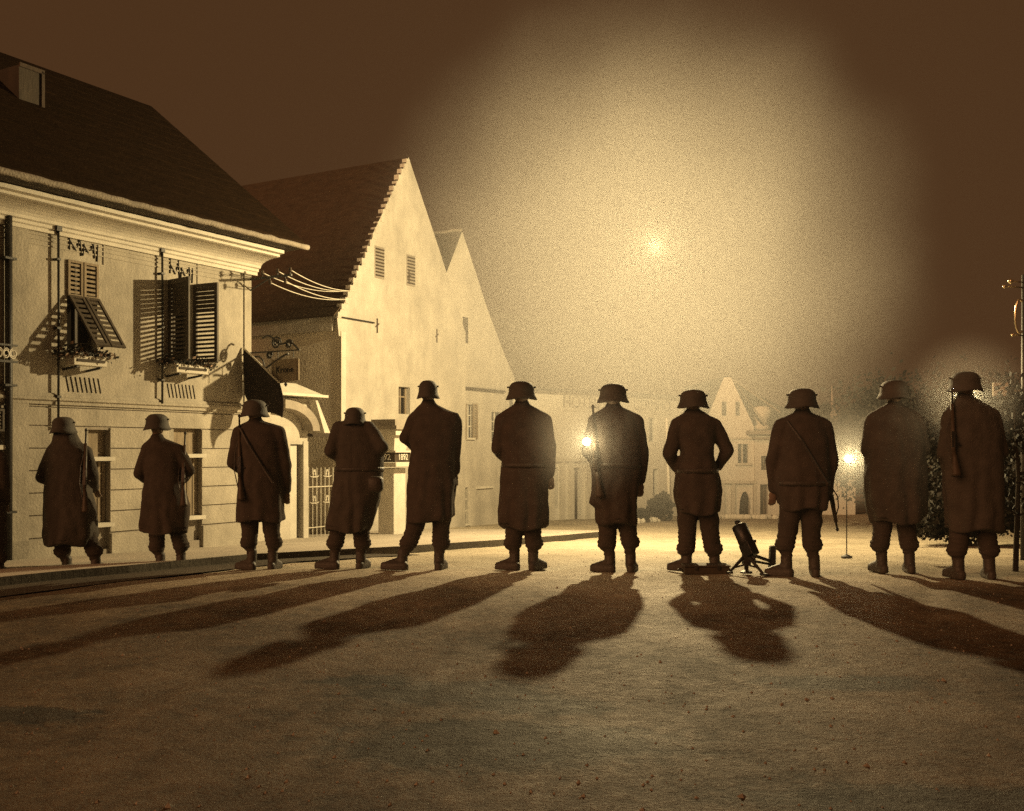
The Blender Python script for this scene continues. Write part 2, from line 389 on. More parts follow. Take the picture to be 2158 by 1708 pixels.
# thin plaster lines under the cornice
for z in (4.04, 4.11, 4.17):
    l_ = MB(); fbox(l_, F1, BW, -.17, .001, .012, z, z+.02); l_.build('moulding', M['plaster'], lh)
so = MB(); so.hexa([F1.P(BW,.55,4.61), F1.P(.28,.55,4.61), F1.P(.28,.95,4.63), F1.P(BW,.95,4.63), F1.P(BW,.55,4.65), F1.P(.28,.55,4.65), F1.P(.28,.95,4.66), F1.P(BW,.95,4.66)])
so.build('soffit', M['wood'], lh)
rf = MB(); rise = .78
def rz(s): return 4.68 + (.93 - s)*rise
rf.hexa([F1.P(BW,.93,rz(.93)), F1.P(.32,.93,rz(.93)), F1.P(.32,-2.7,rz(-2.7)), F1.P(BW,-2.7,rz(-2.7)),
         F1.P(BW,.93,rz(.93)+.07), F1.P(.32,.93,rz(.93)+.07), F1.P(.32,-2.7,rz(-2.7)+.07), F1.P(BW,-2.7,rz(-2.7)+.07)])
rf.hexa([F1.P(BW,-2.7,rz(-2.7)), F1.P(.32,-2.7,rz(-2.7)), F1.P(.32,-6.2,4.7), F1.P(BW,-6.2,4.7), F1.P(BW,-2.7,rz(-2.7)+.07), F1.P(.32,-2.7,rz(-2.7)+.07), F1.P(.32,-6.2,4.77), F1.P(BW,-6.2,4.77)])
# tile courses, each a thin step
k = .93
while k > -2.6:
    z = rz(k)+.075
    rf.hexa([F1.P(BW,k,z), F1.P(.32,k,z), F1.P(.32,k-.26,z+.2028-.02), F1.P(BW,k-.26,z+.2028-.02), F1.P(BW,k,z+.006), F1.P(.32,k,z+.006), F1.P(.32,k-.26,z+.2028), F1.P(BW,k-.26,z+.2028)])
    k -= .25
roof = rf.build('roof', M['tile'], lh)
gt = MB(); pts = []; rr = []
for i in range(60):
    pts.append(F1.P(BW + (.36-BW)*i/59, .98 + .004*math.sin(i*1.9), 4.655 + .006*math.sin(i*2.7))); rr.append(.045 + (.008 if i % 6 == 0 else 0))
gt.tube(pts, rr, 8); gt.build('gutter_pipe', M['stone'], lh, smooth=True)
# roof dormer
dm = MB(); F1d = F1
ta, za = F1.at(40, 285, -1.2); tb, zb = F1.at(92, 285, -1.2)
zd0 = rz(-1.2); hd = .95
fbox(dm, F1, ta, tb, -2.2, -1.2, zd0-.3, zd0+hd*.62); dd = dm.build('dormer', M['wood'], lh)
fr_ = MB(); fbox(fr_, F1, tb-.05, tb, -1.2, -1.17, zd0, zd0+.6); fbox(fr_, F1, ta, tb, -1.2, -1.17, zd0+.56, zd0+.62); fbox(fr_, F1, ta, tb, -1.2, -1.16, zd0-.02, zd0+.03); fr_.build('dormer_frame', M['wood2'], dd)

def slatted(name, m, parent, P, u0, u1, v0, v1, n, th=.03, frame=.05, solid=1.0, mid=False):
    """louvred leaf; P(u,v,w) maps leaf coordinates to the world"""
    mb = MB()
    def bx(a,b,c,d,e,f_): mb.hexa([P(a,c,e),P(b,c,e),P(b,c,f_),P(a,c,f_),P(a,d,e),P(b,d,e),P(b,d,f_),P(a,d,f_)])
    bx(u0,u0+frame,v0,v1,0,th); bx(u1-frame,u1,v0,v1,0,th); bx(u0+frame,u1-frame,v0,v0+frame,0,th); bx(u0+frame,u1-frame,v1-frame,v1,0,th)
    if mid: bx(u0+frame,u1-frame,(v0+v1)/2-frame/2,(v0+v1)/2+frame/2,0,th)
    o = mb.build(name, m, parent)
    sl = MB(); h = (v1-v0-2*frame)/n
    for i in range(n):
        c = v0+frame+h*(i+.5); hh = h*.42
        hh = h*(.26 if (i+.5)/n < solid else .44)
        sl.hexa([P(u0+frame,c-hh,th*.25),P(u1-frame,c-hh,th*.25),P(u1-frame,c+hh,th*.25),P(u0+frame,c+hh,th*.25),
                 P(u0+frame,c-hh,th*.6),P(u1-frame,c-hh,th*.6),P(u1-frame,c+hh,th*.6),P(u0+frame,c+hh,th*.6)])
    sl.build('louvre_slats', m, o); return o
def glazing(f, h, parent, s=-.15, m='glass', frame='board'):
    p = MB(); fbox(p, f, h[0]-.02, h[1]+.02, s-.05, s, h[2]-.02, h[3]+.02); w_ = p.build('window', M[m], parent)
    q = MB(); fbox(q, f, h[0], h[0]+.04, s+.002, s+.04, h[2], h[3]); fbox(q, f, h[1]-.04, h[1], s+.002, s+.04, h[2], h[3]); mt = (h[0]+h[1])/2
    fbox(q, f, mt-.02, mt+.02, s+.002, s+.035, h[2], h[3]); fbox(q, f, h[0]+.04, mt-.02, s+.002, s+.035, h[2]+(h[3]-h[2])*.62, h[2]+(h[3]-h[2])*.62+.035)
    fbox(q, f, mt+.02, h[1]-.04, s+.002, s+.035, h[2]+(h[3]-h[2])*.62, h[2]+(h[3]-h[2])*.62+.035)
    q.build('window_frame', M[frame], w_); return w_
for h in (w1, w2): glazing(F1, h, lh, -.17, 'dark', 'shutter')
# window 2: two tall leaves standing open at right angles to the wall
slatted('shutter', M['shutter'], lh, lambda u,v,w_: F1.P(w2[0]-.01-u*.16+w_*.9, .012+u*.98, v), 0, .56, w2[2]+.0, w2[3]+.03, 17, .035, .085, .6)
slatted('shutter', M['shutter'], lh, lambda u,v,w_: F1.P(w2[1]+.01+u*.06+w_, .012+u, v), 0, .50, w2[2]+.0, w2[3]+.03, 17, .035, .06, .62)
# window 1: upper leaves closed, lower leaves propped outward
zm = w1[2] + (w1[3]-w1[2])*.60; tm = (w1[0]+w1[1])/2
slatted('shutter', M['board'], lh, lambda u,v,w_: F1.P(u,.0+w_,v), w1[0], tm-.01, zm, w1[3], 7, .035, .035)
slatted('shutter', M['board'], lh, lambda u,v,w_: F1.P(u,.0+w_,v), tm+.01, w1[1], zm, w1[3], 7, .035, .035)
def flap(u,v,w_): return F1.P(u, .03 + v*.62 + w_*.8, zm - v*.80 + w_*.6)
slatted('shutter_flap', M['shutter'], lh, flap, w1[0], tm-.012, 0, .92, 9, .03, .04)
slatted('shutter_flap', M['shutter'], lh, flap, tm+.012, w1[1], 0, .92, 9, .03, .04)
for tt in (w1[0]+.02, w1[1]-.02):
    st_ = MB(); st_.bar(F1.P(tt,.02,w1[2]+.1), F1.P(tt,.55,zm-.7), .015); st_.build('flap_stay', M['iron'], lh)
def sill(f, h, s=.09, m='trim'):
    q = MB(); fbox(q, f, h[0]-.06, h[1]+.06, .0, s, h[2]-.07, h[2]-.005); return q.build('window_sill', M[m], lh)
sill(F1, w1); sill(F1, w2)
# surround lines over the upper windows (hood) and dark strokes that paint the cast shadows there
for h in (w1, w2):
    q = MB(); fbox(q, F1, h[0]-.08, h[1]+.14, .0, .05, h[3]+.46, h[3]+.50); fbox(q, F1, h[1]+.10, h[1]+.115, .0, .015, h[3]+.02, h[3]+.46); q.build('window_hood', M['plaster'], lh)
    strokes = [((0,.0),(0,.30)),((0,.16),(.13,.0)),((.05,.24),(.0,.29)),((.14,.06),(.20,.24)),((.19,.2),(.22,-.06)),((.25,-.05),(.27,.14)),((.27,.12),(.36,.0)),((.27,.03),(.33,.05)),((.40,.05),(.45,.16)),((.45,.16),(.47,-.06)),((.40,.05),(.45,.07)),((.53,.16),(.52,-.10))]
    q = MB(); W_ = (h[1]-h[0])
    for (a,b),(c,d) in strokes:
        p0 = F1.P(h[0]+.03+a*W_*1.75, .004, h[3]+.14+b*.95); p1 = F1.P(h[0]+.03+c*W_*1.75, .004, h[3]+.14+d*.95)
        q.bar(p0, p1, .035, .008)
    q.build('painted_shadow_marks', M['ink_and_shadow'], lh)
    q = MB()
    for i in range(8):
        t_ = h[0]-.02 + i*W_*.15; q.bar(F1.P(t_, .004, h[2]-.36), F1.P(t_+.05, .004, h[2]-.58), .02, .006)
    q.build('painted_shadow_strokes', M['ink_and_shadow'], lh)  # slanted dark strokes paint the shadow marks below the window
# ground floor: closed boarded shop shutters with ledges
for k, h in enumerate((g1, g2, g0)):
    q = MB(); H = h[3]-h[2]
    z_l = h[2]+H*.20; z_u = h[2]+H*.74
    fbox(q, F1, h[0], h[1], -.20, -.12, z_l+.04, h[3]); pn = q.build('shop_shutter', M['board'], lh)
    q = MB(); n = 5
    for i in range(n): fbox(q, F1, h[0]+(h[1]-h[0])*i/n+.01, h[0]+(h[1]-h[0])*(i+1)/n-.01, -.119, -.10, z_l+.05, z_u-.01)
    q.build('shutter_board', M['board'], pn)
    q = MB(); fbox(q, F1, h[0]-.02, h[1]+.03, -.118, .07, z_u, z_u+.06); q.build('ledge', M['trim'], lh)
    q = MB(); fbox(q, F1, h[0]-.02, h[1]+.03, -.118, .06, z_l-.02, z_l+.04); q.build('ledge', M['trim'], lh)
    q = MB(); fbox(q, F1, h[0], h[1], -.18, -.09, h[2]-.3, z_l-.021); q.build('plinth_panel', M['grey'], lh)
# a louvred leaf standing at the left end of the ground floor
a_, _ = F1.at(-30, 900, .1); b_, _ = F1.at(12, 900, .1)
slatted('shutter', M['shutter'], lh, lambda u,v,w_: F1.P(u,.05+w_,v), a_, b_, 1.45, 1.75, 5, .03, .03)

# ---- things fixed to the left house
def pipe(Dx, y0, y1, r, label, head=.06, big=False):
    t, z1 = F1.at(Dx, y0, .07); _, z0 = F1.at(Dx+6, y1, .07)
    o = thing('wall_tube', F1.P(t,.05,z0), label, 'pipe')
    q = MB(); q.tube([F1.P(t,.07,z1), F1.P(t+.005,.07,(z0+z1)/2), F1.P(t,.07,z0)], r, 8); q.build('pipe', M['iron'], o, smooth=True)
    q = MB(); fbox(q, F1, t-head, t+head*.5, .03, .03+head*1.6, z1-.01, z1+head*1.4); q.build('pipe_head', M['iron'], o)
    if big:
        q = MB(); fbox(q, F1, t-.22, t+.20, .04, .16, z1+.02, z1+.08); fbox(q, F1, t+.16, t+.20, .04, .16, z1+.08, z1+.2); fbox(q, F1, t-.22, t-.18, .04, .16, z1+.08, z1+.2); q.build('hopper', M['iron'], o)
    for f_ in (.15,.5,.85):
        q = MB(); fbox(q, F1, t-r*1.7, t+r*1.7, .0, .07+r*1.25, z0+(z1-z0)*f_, z0+(z1-z0)*f_+.03); q.build('bracket', M['iron'], o)
    return o
pipe(18, 432, 1195, .05, 'thick dark downpipe with a T shaped hopper beside the left pilaster', .06, True)
pipe(123, 486, 900, .018, 'thin dark tube with square head passing the propped shutter window', .055)  # thin tube along an upright dark line of the wall
pipe(342, 530, 850, .018, 'thin dark tube with small head above the dark open shutters', .05)
# iron rosette bracket at the left
t, z = F1.at(36, 746, .2); t -= .46; o = thing('wall_ornament', F1.P(t,.1,z), 'pale scrolled iron ornament across the thick downpipe', 'ornament')
q = MB()
for i in range(9):
    c = F1.P(t-.40+i*.10,.2,z); q.tube([c + F1.t*(.052*(1-j/40)*math.cos(j*.7+i))+Vector((0,0,.075*(1-j/26)*math.sin(j*.7+i))) for j in range(16)], .010, 5, False)
q.build('scrollwork', M['white'], o)
q = MB(); fbox(q, F1, t-.48, t+.46, .18, .22, z-.12, z-.09); fbox(q, F1, t-.48, t+.46, .18, .22, z+.1, z+.125); q.build('rail', M['iron'], o)
for e_ in (-.3,.3):
    q = MB(); fbox(q, F1, t+e_, t+e_+.03, .0, .2, z-.1, z-.08); q.build('wall_tie', M['iron'], o)

def flower_box(h, dx0, dx1, y, label):
    s0, s1 = .16, .34
    t0, z = F1.at(dx0, y, s1); t1, _ = F1.at(dx1, y, s1)
    o = thing('flower_box', F1.P((t0+t1)/2,s0,z), label, 'flower box', 'flower boxes under the upper windows')
    q = MB(); fbox(q, F1, t0, t1, s0, s1, z-.07, z+.07); q.build('trough', M['trim'], o, bevel=.006)
    q = MB(); fbox(q, F1, t0+.05, t1-.05, s1+.001, s1+.012, z-.02, z+.02); q.build('inset_panel', M['wood'], o)
    for f_ in (.15,.85):
        q = MB(); q.bar(F1.P(t0+(t1-t0)*f_, 0, z-.12), F1.P(t0+(t1-t0)*f_, s1-.03, z-.085), .03); q.build('support', M['iron'], o)
    lf = MB(); fl = MB()
    for i in range(420):
        u = random.random(); c = F1.P(t0-.18+(t1-t0+.30)*u, s0-.06+random.random()*.34, z+.06+abs(random.gauss(0,.06))*(1.3-abs(u-.5)) )
        if random.random() < .16: c.z -= .12*random.random()
        r_ = random.uniform(.018,.042); n_ = Vector((random.gauss(0,1),random.gauss(0,1),random.gauss(0,1))).normalized(); a = n_.orthogonal().normalized()*r_; b = n_.cross(a)
        (fl if random.random() < .2 else lf).add([c-a, c-b*.6, c+a, c+b*.6], [(0,1,2,3)])
    lf.build('leaves', M['leaf'], o); fl.build('blossoms', M['flower'], o)
flower_box(w1, 156, 226, 757, 'white flower box with trailing plants under the propped louvred shutters')
flower_box(w2, 372, 440, 774, 'white flower box with trailing plants under the wide open dark shutters')

# insulator bracket at the corner, wires to the gabled house
tb_, zb_ = F1.at(534, 556, .1)
ib = thing('insulator_bracket', F1.P(-.05,.0,4.18), 'iron cross arm with porcelain insulators under the eave corner', 'bracket')
q = MB(); zb = 4.14
q.bar(F1.P(-.02,0,zb), F1.P(-.02,.95,zb), .035); q.bar(F1.P(-.02,0,zb-.2), F1.P(-.02,.5,zb), .02); q.build('arm', M['iron'], ib)
wires_from = []
for i, s_ in enumerate((.30,.47,.64,.81,.92)):
    q = MB(); dn = -1 if i % 2 else 1; c = F1.P(-.02,s_,zb)
    q.tube([c, c+Vector((0,0,.06*dn))], .008, 6); q.build('pin', M['iron'], ib)
    q = MB(); q.lathe([(.012,0),(.03,.01),(.032,.035),(.022,.045),(.026,.065),(.012,.085)] if dn > 0 else [(.012,-.085),(.026,-.065),(.022,-.045),(.032,-.035),(.03,-.01),(.012,0)], c+Vector((0,0,.05*dn)), 10); q.build('insulator', M['stock'], ib, smooth=True)
    wires_from.append(c+Vector((0,0,.09*dn)))

# ================================================================== GABLED HOUSES
F2 = Fr(-3.61, 22.0, .498, .867)
ga = thing('gabled_house', F2.P(2.4,0,-.8), 'tall pale house with a steep pointed gable like a spire', 'house')
def onF(f, Dx, Dy, s=0): return f.at(Dx, Dy, s)
aw1 = hole(F2, 791, 808, 522, 584); aw2 = hole(F2, 858, 873, 540, 600)
EZ, PT, PZ, AW = 4.10, 2.45, 7.97, 4.9
aw3 = hole(F2, 840, 864, 815, 872)
q = MB(); holed(q, F2, 0, 4.0, -2.5, 3.6, 0, [tuple(aw3)], .2)
q.add([F2.P(4.0,0,-2.5), F2.P(AW,0,-2.5), F2.P(AW,0,3.6), F2.P(4.0,0,3.6)], [(0,1,2,3)])
# gable polygon above 3.6 with flared foot
gable = [(-.06,3.6),(-.12,4.0),(.12,4.32),(.55,4.95),(1.02,5.72),(1.12,5.98),(PT,PZ),(3.75,6.0),(AW,EZ+.05),(AW,3.6)]
q.add([F2.P(a,0,b) for a,b in gable], [tuple(range(len(gable)))])
q.add([F2.P(0,0,-2.5), F2.P(0,-.02,-2.5), F2.P(0,-.02,3.6), F2.P(0,0,3.6)], [(0,1,2,3)])
q.add([F2.P(AW,0,-2.5), F2.P(AW,-5,-2.5), F2.P(AW,-5,4.1), F2.P(AW,0,4.1)], [(0,1,2,3)])
q.build('gable_wall', M['render'], ga)
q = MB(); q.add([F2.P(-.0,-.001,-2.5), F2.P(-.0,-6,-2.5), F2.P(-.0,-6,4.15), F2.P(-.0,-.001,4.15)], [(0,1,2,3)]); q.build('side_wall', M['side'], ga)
q = MB(); fbox(q, F2, -.10, -.002, -6, -.15, 3.72, 4.12); q.build('eave_board', M['render'], ga)
q = MB()
def slab(mb, f, a, b, s0, s1, th=.1):
    (t0,z0),(t1,z1) = a, b; mb.hexa([f.P(t0,s0,z0),f.P(t1,s0,z1),f.P(t1,s1,z1),f.P(t0,s1,z0),f.P(t0,s0,z0+th),f.P(t1,s0,z1+th),f.P(t1,s1,z1+th),f.P(t0,s1,z0+th)])
slab(q, F2, (-.2,4.0), (.12,4.30), -6, -.02, .03); slab(q, F2, (.12,4.30), (1.1,5.93), -6, -.02, .03); slab(q, F2, (1.1,5.93), (PT,PZ-.03), -6, -.02, .03)
slab(q, F2, (PT,PZ-.03), (AW+.1,EZ-.05), -6, -.02, .03)
q.build('roof', M['clay'], ga)
# verge tiles on the left slope: uneven teeth along the gable edge
q = MB(); path = [(-.12,4.0),(.12,4.32),(1.07,5.85),(PT,PZ)]
for (a, b) in zip(path[:-1], path[1:]):
    n = max(2, int(math.hypot(b[0]-a[0], b[1]-a[1])/.17))
    for i in range(n):
        f_ = (i+.5)/n; t = a[0]+(b[0]-a[0])*f_; z = a[1]+(b[1]-a[1])*f_; w_ = random.uniform(.01,.05)
        dz_j = random.uniform(-.02,.02); fbox(q, F2, t-w_*1.3-.0, t+.09, -.12, .006+random.random()*.012, z-.09+dz_j, z+.035+dz_j)
q.build('verge_tiles', M['render'], ga)
for h in (aw1, aw2):
    # attic window: recessed slot closed by bright slats
    q = MB(); fbox(q, F2, h[0]-.03, h[1]+.03, .002, .006, h[2]-.03, h[3]+.03); wo = q.build('attic_window', M['grey'], ga)
    q = MB(); n = 9
    for i in range(n):
        z = h[2]+(h[3]-h[2])*(i+.5)/n; fbox(q, F2, h[0], h[1], .0065, .03, z-.014, z+.014)
    q.build('slats', M['wood'], wo)
glazing(F2, aw3, ga, -.15)
q = MB(); ta, za = F2.at(722, 668, .05); tb2, _ = F2.at(790, 668, .05); q.bar(F2.P(ta,.03,za), F2.P(tb2,.03,za), .035, .03); q.build('iron_tie_bar', M['iron'], ga)
for (t_, z_) in ((1.25,3.95),(3.6,3.95),(2.45,5.2)):
    q = MB(); q.bar(F2.P(t_,.012,z_-.16), F2.P(t_,.012,z_+.16), .03, .02); q.bar(F2.P(t_-.06,.016,z_-.03), F2.P(t_+.06,.016,z_+.05), .02, .02); q.build('wall_anchor', M['wood2'], ga)
q = MB(); fbox(q, F2, -.01, .14, .001, .025, -.9, 3.7); q.build('quoin_strip', M['trim'], ga)
# wires
wt, wz = F2.at(724, 640, .12); 
for i, a in enumerate(wires_from):
    b = F2.P(wt+.02*i, .10+.075*i, wz+.10+(.17 if i % 2 == 0 else .0))
    q = MB(); pts = []
    for k in range(15):
        f_ = k/14; p = a.lerp(b, f_); p.z -= .22*4*f_*(1-f_)*.5; pts.append(p)
    q.tube(pts, .007, 5)
    tag(q.build('overhead_wire', M['pale'], None), 'overhead wire from the ' + ORD[i] + ' insulator of the eave bracket to the pointed gable', 'wire', 'overhead wires between the two houses')

gb = thing('low_gabled_house', F2.P(6.2,-.1,-1), 'lower pale gabled house joined to the right of the pointed gable', 'house')
bw1 = hole(F2, 984, 996, 852, 922, -.12); bw2 = hole(F2, 1036, 1056, 868, 930, -.12); bs = hole(F2, 976, 987, 1027, 1103, -.12); bat = hole(F2, 975, 986, 668, 722, -.12)
q = MB(); SB = -.12
holed(q, F2, 4.0, 7.6, -2.5, 3.19, SB, [tuple(bw1), tuple(bw2), tuple(bs)], .2)
# gable face above 3.19
pk = (4.93, 6.72)
q.add([F2.P(2.2,SB,3.19), F2.P(7.6,SB,3.19), F2.P(7.1,SB,3.72), F2.P(6.2,SB,4.85), F2.P(5.4,SB,6.05), F2.P(pk[0],SB,pk[1]), F2.P(4.15,SB,5.46)], [tuple(range(7))])
q.add([F2.P(7.6,SB,-2.5), F2.P(7.6,-6,-2.5), F2.P(7.6,-6,3.19), F2.P(7.6,SB,3.19)], [(0,1,2,3)])
q.build('gable_wall', M['render'], gb)
q = MB()
slab(q, F2, (2.6,2.8), (pk[0],pk[1]-.02), -7, SB-.01, .03)
for a, b in (((pk[0],pk[1]-.02),(5.4,6.03)), ((5.4,6.03),(6.2,4.83)), ((6.2,4.83),(7.1,3.70)), ((7.1,3.70),(7.7,3.1))): slab(q, F2, a, b, -7, SB-.01, .03)
q.build('roof', M['clay'], gb)
q = MB(); q.tube([F2.P(pk[0],-.15-i*.25,pk[1]+.03+(.02 if i%2 else 0)) for i in range(24)], .045, 6); q.build('ridge_tiles', M['stone'], gb)
q = MB(); fbox(q, F2, 4.0, 6.95, SB, SB+.1, 2.74, 2.80); q.build('gutter_pipe', M['wood'], gb)
q = MB(); fbox(q, F2, bat[0], bat[1], SB+.002, SB+.01, bat[2], bat[3]); q.build('attic_window', M['wood'], gb)
for h in (bw1, bw2, bs):
    q = MB(); fbox(q, F2, h[0], h[1], SB-.12, SB-.08, h[2], h[3]); wd = q.build('window', M['glass'], gb)
    q = MB(); mt = (h[0]+h[1])/2
    fbox(q, F2, mt-.02, mt+.02, SB-.079, SB-.05, h[2], h[3])
    for k in (.33,.66): fbox(q, F2, h[0], mt-.021, SB-.079, SB-.05, h[2]+(h[3]-h[2])*k, h[2]+(h[3]-h[2])*k+.03); fbox(q, F2, mt+.021, h[1], SB-.079, SB-.05, h[2]+(h[3]-h[2])*k, h[2]+(h[3]-h[2])*k+.03)
    q.build('window_frame', M['trim'], wd)
    q = MB(); fbox(q, F2, h[0]-.05, h[1]+.05, SB+.001, SB+.06, h[2]-.05, h[2]); q.build('window_sill', M['trim'], gb)
for (x0,x1) in ((971,983),(997,1007)):
    h = hole(F2, x0, x1, 850, 924, SB+.04); slatted('shutter', M['board'], gb, lambda u,v,w_: F2.P(u,SB+.02+w_,v), h[0], h[1], h[2], h[3], 12, .03, .05)
h = hole(F2, 946, 1007, 1138, 1160, 0)
q = MB(); fbox(q, F2, 7.42, 7.6, SB+.001, SB+.03, -1.2, 3.1); q.build('pilaster', M['trim'], gb)
q = MB(); fbox(q, F2, 5.6, 6.4, SB+.001, SB+.05, .2, .26); q.build('wall_ledge', M['trim'], gb)
q = MB(); q.tube([F2.P(7.3,SB+.07,2.7), F2.P(7.3,SB+.07,-1.1)], .04, 8); q.build('downpipe', M['iron'], gb, smooth=True)

# ---- gateway between the corner house and the pointed gable
GS = -.75
def gp(Dx, Dy, s=GS): t, z = F1.at(Dx, Dy, s); return t, z
gw = thing('gateway', F1.P(.9,GS,-.5), 'plastered arched gateway with tiled hood between corner house and pointed gable', 'gateway')
q = MB(); t0, _ = gp(560,1000); t1, _ = gp(612,1000); t2, _ = gp(648,1000)
zt = gp(600,838)[1]; zdr = gp(630,938)[1]
fbox(q, F1, t0-.4, t1, GS-.3, GS, -2.2, zt)
fbox(q, F1, t1, t2, GS-.3, GS, zdr+.02, zt)
ts0, _ = gp(630,1000); ts1, _ = gp(638,1000)
fbox(q, F1, ts1, t2, GS-.3, GS+.02, -2.2, zdr+.08)
q.build('pier_wall', M['render'], gw)
q = MB(); fbox(q, F1, t1+.01, ts0, GS-.12, GS-.06, -1.2, zdr); q.build('door_leaf', M['trim'], gw)
q = MB(); fbox(q, F1, ts0, ts1, GS-.28, GS-.2, -1.2, zdr); q.build('door_gap', M['dark'], gw)
# arch band: quarter arch rising from the right pier to the hood
q = MB(); aL = gp(578,842); aR = gp(651,908)
N_ = 10; outer = []; inner = []
for i in range(N_+1):
    a = i/N_*math.pi/2
    outer.append((aL[0] + (aR[0]-aL[0])*math.sin(a), aR[1] + (aL[1]-aR[1])*math.cos(a)))
    inner.append((aL[0] + (aR[0]-aL[0]-.20)*math.sin(a), aR[1] + (aL[1]-aR[1]-.16)*math.cos(a)))
for i in range(N_):
    c = [(*outer[i],), (*outer[i+1],), (*inner[i+1],), (*inner[i],)]
    q.hexa([F1.P(c[0][0],GS,c[0][1]), F1.P(c[1][0],GS,c[1][1]), F1.P(c[2][0],GS,c[2][1]), F1.P(c[3][0],GS,c[3][1]), F1.P(c[0][0],GS+.28,c[0][1]), F1.P(c[1][0],GS+.28,c[1][1]), F1.P(c[2][0],GS+.28,c[2][1]), F1.P(c[3][0],GS+.28,c[3][1])])
q.build('arch_band', M['grey'], gw)
q = MB(); h0 = gp(575,833); h1 = gp(664,833)
q.hexa([F1.P(h0[0]-.3,GS-.3,h0[1]), F1.P(h1[0],GS-.3,h0[1]), F1.P(h1[0],GS+.34,h0[1]), F1.P(h0[0]-.3,GS+.34,h0[1]),
        F1.P(h0[0]-.3,GS-.3,h0[1]+.05), F1.P(h1[0],GS-.3,h0[1]+.05), F1.P(h1[0],GS+.34,h0[1]+.05), F1.P(h0[0]-.3,GS+.34,h0[1]+.05)])
hood = q.build('hood_slab', M['trim'], gw)
q = MB()
q.hexa([F1.P(h0[0]-.3,GS-.25,h0[1]+.052), F1.P(h1[0]-.08,GS-.25,h0[1]+.052), F1.P(h1[0]-.08,GS+.28,h0[1]+.052), F1.P(h0[0]-.3,GS+.28,h0[1]+.052),
        F1.P(h0[0]-.3,GS-.25,h0[1]+.27), F1.P(h1[0]-.45,GS-.25,h0[1]+.27), F1.P(h1[0]-.45,GS-.1,h0[1]+.27), F1.P(h0[0]-.3,GS-.1,h0[1]+.27)])
q.build('hood_tiles', M['trim'], gw)
q = MB(); c0 = gp(650,842); c1 = gp(676,912)
q.hexa([F1.P(c1[0]-.12,GS,c1[1]), F1.P(c1[0]+.05,GS,c1[1]), F1.P(c1[0]+.05,GS+.2,c1[1]), F1.P(c1[0]-.12,GS+.2,c1[1]), F1.P(c0[0]-.03,GS,c0[1]), F1.P(c0[0]+.03,GS,c0[1]), F1.P(c0[0]+.03,GS+.2,c0[1]), F1.P(c0[0]-.03,GS+.2,c0[1])])
q.build('sloping_coping', M['trim'], gw)
q = MB(); a0 = gp(649,915); a1 = gp(722,915); fbox(q, F1, a0[0], a1[0], GS-.32, GS-.2, a0[1]-.04, a0[1]+.02); q.build('lintel_rail', M['wood'], gw)

ig = thing('iron_gate', F1.P((t2+gp(700,1000)[0])/2,GS,-.5), 'wrought iron gate with scrolls right of the plastered door pier', 'gate')
q = MB(); gt1 = gp(702,1000)[0]; zt_, zb2 = gp(670,985)[1], gp(670,1136)[1]
for t in rng(t2+.03, gt1, 6): q.bar(F1.P(t,GS,zb2), F1.P(t,GS,zt_-(.0 if t > t2+.1 else -.02)), .014)
for y in (1025,1110,1134): z = gp(670,y)[1]; q.bar(F1.P(t2,GS,z), F1.P(gt1,GS,z), .016)
q.build('gate_frame', M['pale'], ig)
for c_t in (.25,.75):
    cc = t2+(gt1-t2)*c_t
    for zc_ in (gp(670,1000)[1], gp(670,1055)[1]):
        for sg in (-1,1):
            q = MB(); q.tube([F1.P(cc+sg*(.02+.10*(k/10)*math.cos(k*.55)), GS+.012, zc_+.13*math.sin(k*.5)*(1-k/14)) for k in range(12)], .008, 5); q.build('scroll', M['pale'], ig)

# dark yard behind the gate
q = MB(); fbox(q, F1, t2-.1, gt1+.8, GS-2.6, GS-2.3, -2.2, gp(670,935)[1]); 
tag(q.build('yard_fence', M['wood'], None), 'dark boarded yard fence behind the iron gate', 'fence')

# ---- hanging sign and flag at the corner
hs = thing('hanging_sign', F1.P(-.15,0,2.9), 'wrought iron bracket with a hanging tavern board on the house corner', 'sign')
q = MB(); tS = -.12; z0 = 2.86
q.bar(F1.P(tS,0,z0), F1.P(tS,1.22,z0), .022)
q.tube([F1.P(tS, .02+.60*(1-math.cos(a))/2+.35*a/3.14, z0-.42*math.cos(a/1.0)*.5-.26) for a in [k*math.pi/12 for k in range(13)]], .018, 6)
for (cs, cz, r_) in ((.24,z0-.24,.20),(.55,z0-.06,.07),(.70,z0+.14,.11),(.98,z0+.11,.08)):
    q.tube([F1.P(tS, cs + r_*(1-k/26)*math.cos(k*.6), cz + r_*(1-k/26)*math.sin(k*.6)) for k in range(20)], .016, 6)
q.tube([F1.P(tS, .4+.8*k/10, z0+.24-.22*(k/10)**1.5+.05*math.sin(k)) for k in range(11)], .017, 6)
q.bar(F1.P(tS,0,z0-.5), F1.P(tS,0,z0+.2), .03); q.build('bracket', M['iron'], hs)
q = MB(); q.hexa([F1.P(tS-.012,.60,z0-.56), F1.P(tS+.012,.60,z0-.56), F1.P(tS+.012,1.2,z0-.50), F1.P(tS-.012,1.2,z0-.50), F1.P(tS-.012,.60,z0-.14), F1.P(tS+.012,.60,z0-.14), F1.P(tS+.012,1.2,z0-.14), F1.P(tS-.012,1.2,z0-.14)])
bo = q.build('board', M['board'], hs, bevel=.004)
Fs = Fr(*(F1.P(tS-.016,0,0).xy), F1.n.x, F1.n.y)
lettering('Krone', 'lettering', M['ink_and_shadow'], hs, Fs, .90, .002, z0-.32, .15)
q = MB(); q.tube([F1.P(tS,.74,z0), F1.P(tS,.74,z0-.14)], .008, 5); q.tube([F1.P(tS,1.08,z0), F1.P(tS,1.08,z0-.12)], .008, 5); q.build('hanger', M['iron'], hs)
